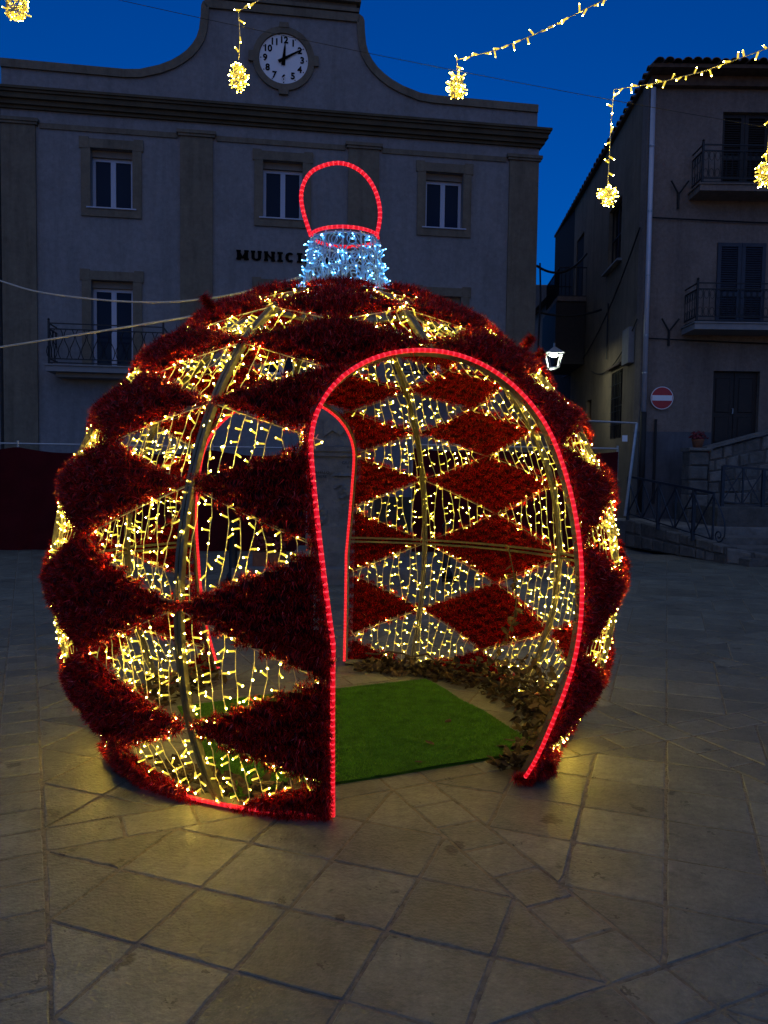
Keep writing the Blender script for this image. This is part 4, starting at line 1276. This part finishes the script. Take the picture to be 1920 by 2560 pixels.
def tinsel_panel(c_lon, k):
    lc = LEV[k]
    up_ = (LEV[k + 1] + lc) / 2 if k + 1 < len(LEV) else 75.0
    dn_ = (LEV[k - 1] + lc) / 2 if k > 0 else lc
    hw = 22.5
    ext = 1.03
    step = 1.45
    lons, lats = [], []
    la = max(dn_ - 0.6, LBASE + 0.2)
    while la < up_ + 0.4:
        half = (hw * ext) * (1 - (abs(la - lc) / ((up_ - lc) if la > lc else max(lc - dn_, 0.01))) / ext)
        if half > 0.6:
            length = 2 * half * rad(1) * BR * math.cos(rad(la))
            n = int(length * 2100)
            x = c_lon + rng.uniform(-half, half, n)
            y = la + rng.normal(0, 0.18, n) + 0.35 * np.sin(x * 0.9 + la * 2)
            keep = ~in_door_np(x, y, -0.1) & (y > LBASE - 0.3)
            lons.append(x[keep]); lats.append(y[keep])
        la += step
    if not lons: return
    lon = np.concatenate(lons); lat = np.concatenate(lats)
    if len(lon) < 200: return
    dd = np.clip(1 - np.abs(lon - c_lon) / hw - np.abs(lat - lc) / np.where(lat > lc, max(up_ - lc, .01), max(lc - dn_, .01)), 0, 1)
    puff = 0.028 * np.sqrt(dd) + 0.010 * np.sin(lon * 0.55 + lc) * np.sin(lat * 0.7 + c_lon)
    V = tinsel_arrays(lon, lat, BR + 0.012 + puff * (0.5 + rng.uniform(0, 0.7, len(lon))) + 0.004 * rng.normal(0, 1, len(lon)), 0.020, 0.044, (-1.95, 1.95))
    q = rng.uniform(0, 1, len(lon)) < 0.9
    V2 = tinsel_arrays(lon[q], lat[q] + rng.normal(0, .3, q.sum()), BR + 0.002 - 0.008 * rng.uniform(0, 1, q.sum()), 0.016, 0.034, (1.9, 2 * math.pi - 1.9))
    V = np.concatenate([V, V2])
    F = np.arange(len(V)).reshape(-1, 3)
    o = bpy.data.objects.new('tinsel_panel', np_mesh('tinsel_panel', V, F, M['tinsel']))
    link(o, ball)
    # backing, cut round the doorways
    G = 26
    vb, fb, idx = [], [], {}
    gl = np.linspace(-1, 1, G + 1)
    for i in range(G):
        for j in range(G):
            quad = []
            ok = True
            for (a, b) in ((i, j), (i + 1, j), (i + 1, j + 1), (i, j + 1)):
                lo_ = c_lon + gl[a] * hw * 1.02; lt_ = lc + (gl[b] * (up_ - lc) if gl[b] > 0 else gl[b] * (lc - dn_)) * 1.02
                if abs(gl[a]) + abs(gl[b]) > 1.04 or in_door(lo_, lt_, -0.4) or lt_ < LBASE - 0.6: ok = False; break
                quad.append((a, b, lo_, lt_))
            if not ok: continue
            f_ = []
            for (a, b, lo_, lt_) in quad:
                if (a, b) not in idx:
                    idx[(a, b)] = len(vb); vb.append(tuple(S(lo_, lt_, BR + 0.009)))
                f_.append(idx[(a, b)])
            fb.append(tuple(f_))
    if fb:
        mb = MB(); mb.v = vb; mb.f = fb; mb.m = [0] * len(fb)
        mb.build('backing', M['backing'], o)
    # edge wires of the diamond
    ew = MB()
    cor = [(c_lon - hw, lc), (c_lon, up_), (c_lon + hw, lc), (c_lon, dn_)]
    for i in range(4):
        a, b = cor[i], cor[(i + 1) % 4]
        run = []
        for q in np.linspace(0, 1, 12):
            lo_, lt_ = a[0] + (b[0] - a[0]) * q, a[1] + (b[1] - a[1]) * q
            if in_door(lo_, lt_) or lt_ < LBASE: 
                if len(run) > 1: ew.tube(run, 0.003, 4)
                run = []
            else: run.append(S(lo_, lt_, BR - 0.012))
        if len(run) > 1: ew.tube(run, 0.003, 4)
    if ew.v: ew.build('edge_wire', M['frame'], o)
for m_i in range(8):
    c_lon = 22.5 + 45 * m_i
    for k in range(0, len(LEV)):
        tinsel_panel(c_lon, k)
def base_garland(a0, a1, gaps):
    x = rng.uniform(a0, a1, int(abs(a1 - a0) * rad(1) * 1.36 * 2600 * 3))
    y = LBASE + rng.choice([0.6, 1.9, 3.0], len(x)) + rng.normal(0, 0.2, len(x))
    k = np.ones(len(x), bool)
    for g0, g1 in gaps: k &= ~((x > g0) & (x < g1))
    V = tinsel_arrays(x[k], y[k], BR + 0.024, 0.024, 0.05)
    V[:, 2] = np.maximum(V[:, 2], 0.004)
    o = bpy.data.objects.new('base_garland', np_mesh('base_garland', V, np.arange(len(V)).reshape(-1, 3), M['tinsel'])); link(o, ball)
base_garland(DOOR, 180 - DOOR, [(35.5, 51.5), (57, 63.5), (84, 97), (130, 140)])
base_garland(180 + DOOR, 360 - DOOR, [(219, 232), (263, 278), (306, 330)])
def edge_garland():
    la = rng.uniform(LBASE, 27.0, 5200)
    lo = door_w(0.0, 1, la) + rng.normal(0.75, 0.3, len(la))
    V = tinsel_arrays(lo, la, BR + 0.022 + 0.006 * rng.normal(0, 1, len(la)), 0.018, 0.040)
    o = bpy.data.objects.new('edge_garland', np_mesh('edge_garland', V, np.arange(len(V)).reshape(-1, 3), M['tinsel'])); link(o, ball)
edge_garland()
# tufts that have come loose
def tuft(lon, lat, out_dir, L):
    n = 900
    q = rng.uniform(0, 1, n)
    base = np.array(S(lon, lat, BR + 0.03)); od = np.array(out_dir) / np.linalg.norm(out_dir)
    p = base + od * (q * L)[:, None]
    d = rng.normal(0, 1, (n, 3)); d -= od * (d @ od)[:, None] * 0.8; d /= np.linalg.norm(d, axis=1)[:, None]
    sd = np.cross(d, rng.normal(0, 1, (n, 3))); sd /= np.linalg.norm(sd, axis=1)[:, None]
    V = np.empty((n, 3, 3)); wd = 0.0015
    V[:, 0] = p - sd * wd; V[:, 1] = p + sd * wd; V[:, 2] = p + d * rng.uniform(0.03, 0.055, n)[:, None]
    o = bpy.data.objects.new('loose_tinsel', np_mesh('loose_tinsel', V.reshape(-1, 3), np.arange(n * 3).reshape(-1, 3), M['tinsel']))
    link(o, ball)
tuft(66, 56, (-0.5, -0.2, 0.7), 0.10)
tuft(-50, 50, (0.6, 0, 0.8), 0.09)
tuft(-52, 47, (0.7, -0.2, 0.6), 0.07)
tuft(-78, 2, (1, 0.0, 0.25), 0.11)
tuft(-75, -4, (1, 0.0, -0.1), 0.08)
tuft(62, -22, (-1, -0.3, -0.1), 0.07)
tuft(30, -3.5, (0.9, -0.2, -0.25), 0.28)
tuft(-24.5, -33, (0.2, -0.4, 0.3), 0.06)
tuft(-26.5, -33.5, (0.4, -0.4, 0.1), 0.06)
tuft(-23, -34.5, (-0.5, -0.2, 0.1), 0.09)
tuft(-24, -33.8, (0.9, 0.2, 0.15), 0.12)
tuft(-23.5, -32.5, (0.7, 0.1, 0.2), 0.10)

# light nets
def bulb_geo(sc_=1.0):
    n = 6
    vs = []
    for (x, r_) in ((0.0, 0.0026), (0.005, 0.0044), (0.027, 0.0044), (0.030, 0.003)):
        for k in range(n):
            a = 2 * math.pi * k / n; vs.append((x, r_ * math.cos(a), r_ * math.sin(a)))
    fs, mi = [], []
    for q in range(3):
        for k in range(n):
            k2 = (k + 1) % n
            fs.append((q * n + k, q * n + k2, (q + 1) * n + k2)); fs.append((q * n + k, (q + 1) * n + k2, (q + 1) * n + k)); mi += [0, 0]
    b = len(vs); c, r_ = 0.031, 0.0042
    vs += [(c + r_, 0, 0), (c - r_, 0, 0), (c, r_, 0), (c, -r_, 0), (c, 0, r_), (c, 0, -r_)]
    for f in ((0, 2, 4), (0, 4, 3), (0, 3, 5), (0, 5, 2), (1, 4, 2), (1, 3, 4), (1, 5, 3), (1, 2, 5)):
        fs.append(tuple(b + i for i in f)); mi.append(1)
    return np.array(vs) * sc_, np.array(fs), np.array(mi)
BV, BF, BM = bulb_geo()
def frames(dirs):
    d = dirs / np.linalg.norm(dirs, axis=1)[:, None]
    ref = np.where(np.abs(d[:, 2:3]) < 0.9, np.array([[0, 0, 1.0]]), np.array([[1.0, 0, 0]]))
    u = np.cross(ref, d); u /= np.linalg.norm(u, axis=1)[:, None]
    return np.stack([d, u, np.cross(d, u)], 2)   # columns
def bulbs_mesh(name, P, Dr, mats, scale=1.0):
    Rm = frames(Dr)
    V = np.einsum('nij,kj->nki', Rm, BV * scale) + P[:, None, :]
    n, kv = len(P), len(BV)
    F = (BF[None] + (np.arange(n) * kv)[:, None, None]).reshape(-1, 3)
    return np_mesh(name, V.reshape(-1, 3), F, mats, np.tile(BM, n))
bulb_me = np_mesh('bulb', BV, BF, [M['bulb_body'], M['bulb_tip']], BM)
cool_me = np_mesh('cool_bulb', BV, BF, [M['cool_body'], M['cool_tip']], BM)
nets = []
def twisted(mb, pts, r_=0.0023):
    mb.tube(pts, r_, 3, cap=False)
def light_net(r_lon, k):
    l0, l1 = LEV[k], LEV[k + 1]
    mid, hh_ = (l0 + l1) / 2, (l1 - l0) / 2
    mb = MB(); P, Dd = [], []
    x = -20.5 + random.uniform(-.5, .5)
    coslat = math.cos(rad(mid))
    stepx = min(6.0, 2.35 / max(coslat, 0.45))
    while x < 21:
        half = hh_ * (1 - abs(x) / 22.5)
        a0, a1 = mid + half + 0.5, mid - half - 0.5
        a1 = max(a1, LBASE + 0.4)
        n = max(3, int((a0 - a1) / 1.6))
        pts = []
        wob = random.uniform(0, 6.28); amp = random.uniform(0.15, 0.55)
        lean = random.uniform(-1.3, 1.3)
        for i in range(n + 1):
            f = i / n
            lo_ = r_lon + x + amp * math.sin(wob + f * 5) + lean * (f - .5)
            pts.append(S(lo_, a0 + (a1 - a0) * f, BR - 0.016 - 0.016 * math.sin(math.pi * f) + random.uniform(-.006, .006)))
        twisted(mb, pts)
        L = (pts[0] - pts[-1]).length
        nb = max(1, int(L / 0.066 + random.random() * 0.8))
        for i in range(nb):
            f = (i + random.uniform(0.15, 0.85)) / nb
            j = min(n - 1, int(f * n)); p = pts[j].lerp(pts[j + 1], f * n - j)
            no = nrm(p); ea = no.cross(Vector((0, 0, 1))).normalized(); nn = ea.cross(no)
            d = ea * random.choice((-1, 1)) * random.uniform(0.3, 1.0) + no * random.gauss(0.4, 0.65) + nn * random.gauss(0, 0.35)
            d.normalize()
            P.append(tuple(p + d * 0.003)); Dd.append(tuple(d))
        x += stepx * random.uniform(0.85, 1.15)
    # tie strand along the top edges of the diamond
    for sgn in (-1, 1):
        pts = [S(r_lon + sgn * 21.5 * q, mid + hh_ * (1 - q) * 0.96, BR - 0.006) for q in np.linspace(0, 1, 10)]
        pts = [p for p in pts if p.z > 0.03]
        if len(pts) > 2: twisted(mb, pts, 0.0026)
    if len(P) == 0: return
    o = mb.build('light_net', M['netwire'], ball)
    nets.append((o, np.array(P), np.array(Dd)))
for m_i in range(8):
    for k in range(len(LEV) - 1):
        if m_i % 4 == 0 and LEV[k] < 44: continue
        light_net(45.0 * m_i, k)
allb = []
camp = np.array([0, 0, EYE]) - np.array([BC[0], BC[1], 0])
for ni, (o, P, Dd) in enumerate(nets):
    dist = np.linalg.norm(P - camp, axis=1)
    allb += [(dist[i], ni, i) for i in range(len(P))]
allb.sort()
single = set((a, b) for _, a, b in allb[:300])
for ni, (o, P, Dd) in enumerate(nets):
    rest = [i for i in range(len(P)) if (ni, i) not in single]
    if rest:
        b_ = bpy.data.objects.new('bulbs', bulbs_mesh('bulbs', P[rest], Dd[rest], [M['bulb_body'], M['bulb_tip']]))
        link(b_, o); b_['kind'] = 'stuff'
    one = [i for i in range(len(P)) if (ni, i) in single]
    if one:
        Rm = frames(Dd[one])
        for q, i in enumerate(one):
            b_ = bpy.data.objects.new('bulb', cool_me if random.random() < 0.012 else bulb_me)
            mt = Matrix(Rm[q].tolist()).to_4x4(); mt.translation = Vector(P[i])
            b_.matrix_local = mt
            link(b_, o)

# neck with ice-blue lights and red hanging loop
neck = empty('neck', (0, 0, 2.66), 0, ball)
neck['label'] = 'ice blue lit cylindrical neck with iron scrolls'
NB_, NT_, NH = 0.262, 0.205, 0.36
mb = MB()
for z in (0.0, 0.14, 0.34):
    r_ = NB_ + (NT_ - NB_) * z / NH
    mb.tube([(r_ * math.cos(t), r_ * math.sin(t), z) for t in np.linspace(0, 2 * math.pi, 41)[:-1]], 0.007, 5, closed=True)
for k in range(12):
    a = 2 * math.pi * k / 12
    mb.tube([(NB_ * math.cos(a), NB_ * math.sin(a), 0), (NT_ * math.cos(a), NT_ * math.sin(a), NH)], 0.006, 5)
    for (zc, rr) in ((0.07, 0.055), (0.22, 0.055), (0.30, 0.04)):
        ac = a + math.pi / 12
        pts = []
        for q in range(16):
            t = q / 15 * 2 * math.pi * 1.3
            r2 = rr * (1 - q / 30)
            zz = zc + r2 * math.sin(t); r_ = NB_ + (NT_ - NB_) * zz / NH
            aa = ac + r2 * math.cos(t) / r_
            pts.append((r_ * math.cos(aa), r_ * math.sin(aa), zz))
        mb.tube(pts, 0.004, 4)
mb.build('ironwork', M['icewire'], neck)
mb = MB(); P, Dd = [], []
for k in range(44):
    a = 2 * math.pi * k / 44 + random.uniform(-.05, .05)
    pts = []
    for q in range(9):
        z = NH * q / 8 - 0.01; r_ = NB_ + (NT_ - NB_) * z / NH + random.uniform(-.012, .016)
        aa = a + 0.10 * math.sin(q * 1.7 + k)
        pts.append(Vector((r_ * math.cos(aa), r_ * math.sin(aa), z)))
    mb.tube(pts, 0.0034, 4, cap=False)
    for q in range(4):
        p = pts[random.randrange(8)]
        d = Vector((p.x, p.y, 0)).normalized() * random.gauss(0.6, 0.5) + Vector((random.gauss(0, .6), random.gauss(0, .6), random.gauss(0, .6)))
        P.append(tuple(p)); Dd.append(tuple(d.normalized()))
mb.build('light_strings', M['icewire'], neck)
b_ = bpy.data.objects.new('bulbs', bulbs_mesh('bulbs', np.array(P), np.array(Dd), [M['cool_body'], M['cool_tip']], 1.0)); link(b_, neck); b_['kind'] = 'stuff'
led_rope('rim_rope_light', [Vector((NT_ * math.cos(t), NT_ * math.sin(t), NH + 0.012)) for t in np.linspace(0, 2 * math.pi, 60)], neck, 0.011, 0.031)
lp_px = [(672, 510), (658, 468), (651, 435), (652, 410), (660, 388), (673, 371), (690, 361), (708, 355), (727, 352), (746, 354), (765, 361), (783, 373), (799, 391), (811, 413), (818, 436), (821, 462), (818, 490), (811, 516)]
lp = [at(u * 1.1573, v * 1.1573, BC[1]) - Vector((BC[0], BC[1], 2.66)) for u, v in lp_px]
# smooth the loop
def catmull(pts, n=6):
    out = []
    for i in range(len(pts) - 1):
        p0, p1, p2, p3 = pts[max(i - 1, 0)], pts[i], pts[i + 1], pts[min(i + 2, len(pts) - 1)]
        for k in range(n):
            t = k / n
            out.append(0.5 * ((2 * p1) + (p2 - p0) * t + (2 * p0 - 5 * p1 + 4 * p2 - p3) * t * t + (3 * p1 - p0 - 3 * p2 + p3) * t ** 3))
    out.append(pts[-1]); return out
led_rope('hanging_loop', catmull(lp), neck, 0.0125, 0.031)

# guy ropes to the left
def rope(label, px, r_=0.007):
    pts = catmull([at(u, v, y) for u, v, y in px], 8)
    return tag(MB().tube(pts, r_, 6).build('guy_rope', M['rope'], smooth=True), label, 'rope', 'ropes tied to the bauble')
rope('sagging white rope tied to the lit neck of the bauble', [(-150, 655, 6.6), (0, 702, 6.3), (93, 729, 6.1), (225, 747, 5.9), (340, 755, 5.7), (440, 754, 5.5), (560, 740, 5.25), (680, 713, 5.0), (752, 692, 4.8)])
rope('taut white rope running down to the top of the tinsel', [(-150, 892, 5.6), (0, 868, 5.5), (270, 825, 5.3), (544, 780, 5.0), (620, 765, 4.9)])

# ------------------------------------------------------------------ turf mat
axd = Vector((math.sin(rad(-AX)), -math.cos(rad(AX)), 0))
lad = Vector((math.cos(rad(AX)), math.sin(rad(-AX)), 0))
def axl(l, a): return Vector((BC[0], BC[1], 0)) + lad * l + axd * a
cor = [axl(-0.90, 0.95), axl(0.92, 0.95), axl(0.93, -0.62), axl(-0.92, -0.62)]
tm = empty('turf_mat', (BC[0], BC[1], 0)); tag(tm, 'rectangular green artificial turf mat on the floor inside the bauble', 'mat')
cc = [np.array([p.x - BC[0], p.y - BC[1]]) for p in cor]
def mat_xy(u_, v_):
    return ((1 - u_) * (1 - v_))[:, None] * cc[0] + (u_ * (1 - v_))[:, None] * cc[1] + (u_ * v_)[:, None] * cc[2] + ((1 - u_) * v_)[:, None] * cc[3]
def mat_z(u_, v_):
    e = np.minimum(np.minimum(u_, 1 - u_), np.minimum(v_, 1 - v_))
    return 0.013 + 0.004 * np.sin(u_ * 9 + 2 * np.sin(v_ * 5)) * np.sin(v_ * 7 + 1) + 0.007 * np.exp(-((u_ - 0.42 - 0.1 * v_) / 0.012) ** 2) + 0.006 * np.exp(-((v_ - 0.35 + 0.2 * u_) / 0.014) ** 2) + 0.008 * np.exp(-e / 0.012) * (0.5 + 0.5 * np.sin(u_ * 13 + v_ * 17))
G = 90
gu, gv = np.meshgrid(np.linspace(0, 1, G), np.linspace(0, 1, G), indexing='ij')
gu, gv = gu.ravel(), gv.ravel()
Vm = np.concatenate([mat_xy(gu, gv), mat_z(gu, gv)[:, None]], 1)
ii = np.arange(G * G).reshape(G, G)
Fm = np.stack([ii[:-1, :-1].ravel(), ii[1:, :-1].ravel(), ii[1:, 1:].ravel(), ii[:-1, 1:].ravel()], 1)
bo_ = bpy.data.objects.new('mat_base', np_mesh('mat_base', Vm, Fm, M['turf'], smooth=True)); link(bo_, tm)
mb = MB(); mb.slab([(c_[0] * 0.999, c_[1] * 0.999) for c_ in cc], 0.002, 0.006); mb.build('mat_edge', M['turf'], tm)
n = 90000
u_, v_ = rng.uniform(0, 1, n), rng.uniform(0, 1, n)
p3 = np.concatenate([mat_xy(u_, v_), mat_z(u_, v_)[:, None] - 0.001], 1)
an = rng.uniform(0, 6.28, n)
sd = np.stack([np.cos(an), np.sin(an), np.zeros(n)], 1) * 0.0016
tip = np.stack([rng.normal(0, 0.006, n), rng.normal(0, 0.006, n), rng.uniform(0.008, 0.016, n)], 1)
V = np.stack([p3 - sd, p3 + sd, p3 + tip], 1).reshape(-1, 3)
o = bpy.data.objects.new('turf_blades', np_mesh('turf_blades', V, np.arange(3 * n).reshape(-1, 3), M['turfblade'])); link(o, tm); o['kind'] = 'stuff'

# ------------------------------------------------------------------ dry leaf garland along the base
def leaf_mesh(name, L, W, bend):
    vs = [(0, 0, 0), (L * .3, W * .42, bend * .3), (L * .7, W * .36, bend * .6), (L, 0, bend), (L * .7, -W * .36, bend * .6), (L * .3, -W * .42, bend * .3), (L * .35, 0, -bend * .3), (L * .7, 0, bend * .2)]
    fs = [(0, 1, 6), (1, 2, 7, 6), (2, 3, 7), (3, 4, 7), (4, 5, 6, 7), (5, 0, 6)]
    return MB().add(vs, fs).mesh(name, M['leaf'], smooth=True)
lm = [leaf_mesh('leaf_%d' % i, random.uniform(0.045, 0.075), random.uniform(0.032, 0.05), random.uniform(-.02, .025)) for i in range(6)]
def garland(label, a0, a1, count, singles, hfun, rr=(1.20, 1.35)):
    gobj = empty('leaf_garland', (BC[0], BC[1], 0)); tag(gobj, label, 'leaf garland')
    pts = [S(x, LBASE + 1.5, BR - 0.06) for x in np.linspace(a0, a1, 30)]
    pts = [p + Vector((random.uniform(-.03, .03), random.uniform(-.03, .03), random.uniform(0, .05))) for p in pts]
    MB().tube(pts, 0.008, 5).build('stem', M['stem'], gobj)
    lv_ = []
    for k in range(count):
        lo_ = random.uniform(a0, a1)
        f = (lo_ - a0) / (a1 - a0)
        hmax = hfun(f)
        z = 0.012 + hmax * random.random() ** 1.6
        rad_ = random.uniform(*rr) - 0.10 * random.random() * (1 if z < 0.05 else 0) + z * 0.25
        a = rad(lo_ + AX)
        p = Vector((-rad_ * math.sin(a), -rad_ * math.cos(a), z))
        mt = Matrix.Translation(p) @ Euler((random.uniform(-.9, .9), random.uniform(-1.0, .6), random.uniform(0, 6.28))).to_matrix().to_4x4() @ Matrix.Scale(random.uniform(0.7, 1.25), 4)
        lv_.append((( p - Vector(camp.tolist())).length, mt, random.randrange(6)))
    lv_.sort(key=lambda t: t[0])
    rest = MB()
    for q, (d, mt, li) in enumerate(lv_):
        if q < singles:
            o = bpy.data.objects.new('leaf', lm[li]); o.matrix_local = mt; link(o, gobj)
        else:
            me = lm[li]
            rest.add([mt @ v.co for v in me.vertices], [tuple(p_.vertices) for p_ in me.polygons])
    if rest.v:
        ro = rest.build('leaves', M['leaf'], gobj); ro['kind'] = 'stuff'
    return gobj
garland('dry olive leaf garland piled along the base right of the turf mat', -152, -24, 1150, 300, lambda f: 0.05 + 0.24 * max(0, math.sin(math.pi * min(1, f * 0.82))) ** 2.6)
garland('dry leaf garland along the base behind the left light nets', 100, 156, 260, 60, lambda f: 0.14)
garland('dry leaf garland lying inside the front left base', 26, 66, 200, 120, lambda f: 0.10)
# vine sprig climbing the net
sp_ = empty('vine_sprig', (BC[0], BC[1], 0)); tag(sp_, 'thin leafy vine sprig climbing the inside of the right tinsel', 'vine')
vp = [S(-104 + 3 * math.sin(q * 4), LBASE + 6 + q * 30, BR - 0.10) for q in np.linspace(0, 1, 14)]
MB().tube(vp, 0.005, 5).build('stem', M['stem'], sp_)
for q in range(30):
    p = vp[random.randrange(14)]
    o = bpy.data.objects.new('leaf', lm[random.randrange(6)])
    o.matrix_local = Matrix.Translation(p) @ Euler((random.uniform(0, 6), random.uniform(0, 6), random.uniform(0, 6))).to_matrix().to_4x4()
    link(o, sp_)
# single fallen leaves on the mat
spots = [(0.30, 0.62, 'dry leaf lying near the front edge of the turf mat'), (0.62, 0.35, 'curled dry leaf at the right side of the turf mat'), (0.48, 0.80, 'small twisted leaf near the right front corner of the mat'), (0.10, 0.9, 'dark leaf scrap at the front edge of the turf mat'), (0.70, 0.86, 'pale dry leaf beside the right door foot')]
for l_, a_, lab in spots:
    o = bpy.data.objects.new('fallen_leaf', lm[random.randrange(6)])
    p = axl(l_, a_); o.location = (p.x, p.y, 0.035); o.rotation_euler = (random.uniform(-.4, .4), random.uniform(-.4, .4), random.uniform(0, 6)); link(o)
    tag(o, lab, 'leaf')

# ------------------------------------------------------------------ overhead string lights
YS = 4.4
def string_light(label, path, cluster, nbulb, csize, cn=70):
    o = empty('string_light', path[0]); tag(o, label, 'string light', 'string lights hung over the square')
    org = Vector(path[0])
    pts = [Vector(p) - org for p in path]
    MB().tube(pts, 0.0024, 5).build('cord', M['netwire'], o)
    tot = sum((b - a).length for a, b in zip(pts[:-1], pts[1:]))
    for k in range(nbulb):
        d = tot * (k + random.uniform(0.2, 0.8)) / nbulb
        for a, b in zip(pts[:-1], pts[1:]):
            L = (b - a).length
            if d <= L: p = a.lerp(b, d / L); break
            d -= L
        dr_ = Vector((random.gauss(0, 1), random.gauss(0, 1) * .6, random.gauss(0, 1)))
        Rm = frames(np.array([dr_]))[0]
        b_ = bpy.data.objects.new('bulb', bulb_me)
        mt = Matrix(Rm.tolist()).to_4x4() @ Matrix.Scale(1.0, 4); mt.translation = p; b_.matrix_local = mt; link(b_, o)
    c = Vector(cluster) - org
    P, Dd = [], []
    wr = MB()
    for k in range(cn):
        d = Vector((random.gauss(0, 1), random.gauss(0, 1), random.gauss(0, 1))).normalized()
        q = Vector((d.x * csize[0], d.y * csize[0], d.z * csize[1])) * random.uniform(0.45, 0.95)
        P.append(tuple(c + q)); Dd.append(tuple((d + Vector((random.gauss(0, .5), random.gauss(0, .5), random.gauss(0, .5)))).normalized()))
    for k in range(14):
        a0 = random.uniform(0, 6.28); tl_ = random.uniform(-.8, .8)
        wr.tube([c + Vector((csize[0] * .75 * math.cos(t + a0), csize[0] * .75 * math.sin(t + a0) * math.cos(tl_), csize[1] * .8 * math.sin(t * 1.0))) for t in np.linspace(0, 6.28, 13)[:-1]], 0.003, 4, closed=True)
    cl = wr.build('light_cluster', M['netwire'], o)
    b_ = bpy.data.objects.new('bulbs', bulbs_mesh('bulbs', np.array(P), np.array(Dd), [M['bulb_body'], M['bulb_tip']], 0.85)); link(b_, cl); b_['kind'] = 'stuff'
a = lambda u, v, y=YS: at(u, v, y)
string_light('short string light with a bunched cluster hanging before the town hall clock', [a(760, -60, 3.6), a(645, 2, 4.1), a(596, 28), a(600, 90), a(597, 150)], a(597, 192), 14, (0.040, 0.068))
string_light('string light rising to the upper edge with round cluster above the roof parapet', [a(1620, -40, 3.3), a(1505, 2, 3.6), a(1340, 85, 3.95), a(1240, 125, 4.2), a(1142, 150), a(1143, 180)], a(1142, 216), 28, (0.045, 0.062))
string_light('long string light with cluster before the corner house roof', [a(2020, 95, 3.4), a(1915, 122, 3.6), a(1760, 178, 3.9), a(1640, 208, 4.2), a(1535, 224), a(1528, 300), a(1523, 400), a(1519, 465)], a(1520, 490), 34, (0.045, 0.045))
string_light('string light with cluster hanging at the balcony of the house', [a(2030, 230, 3.9), a(1925, 300), a(1920, 360), a(1914, 420)], a(1914, 438), 14, (0.046, 0.054))
string_light('bunched string light cluster hanging against the sky above the roof', [a(20, -160), a(30, -60), a(42, -10)], a(40, 20), 6, (0.066, 0.055), 50)
cable('thin dark support cable spanning the sky above the bauble', sag(a(-300, -140), a(2250, 372), 0.06, 24), 0.0016)
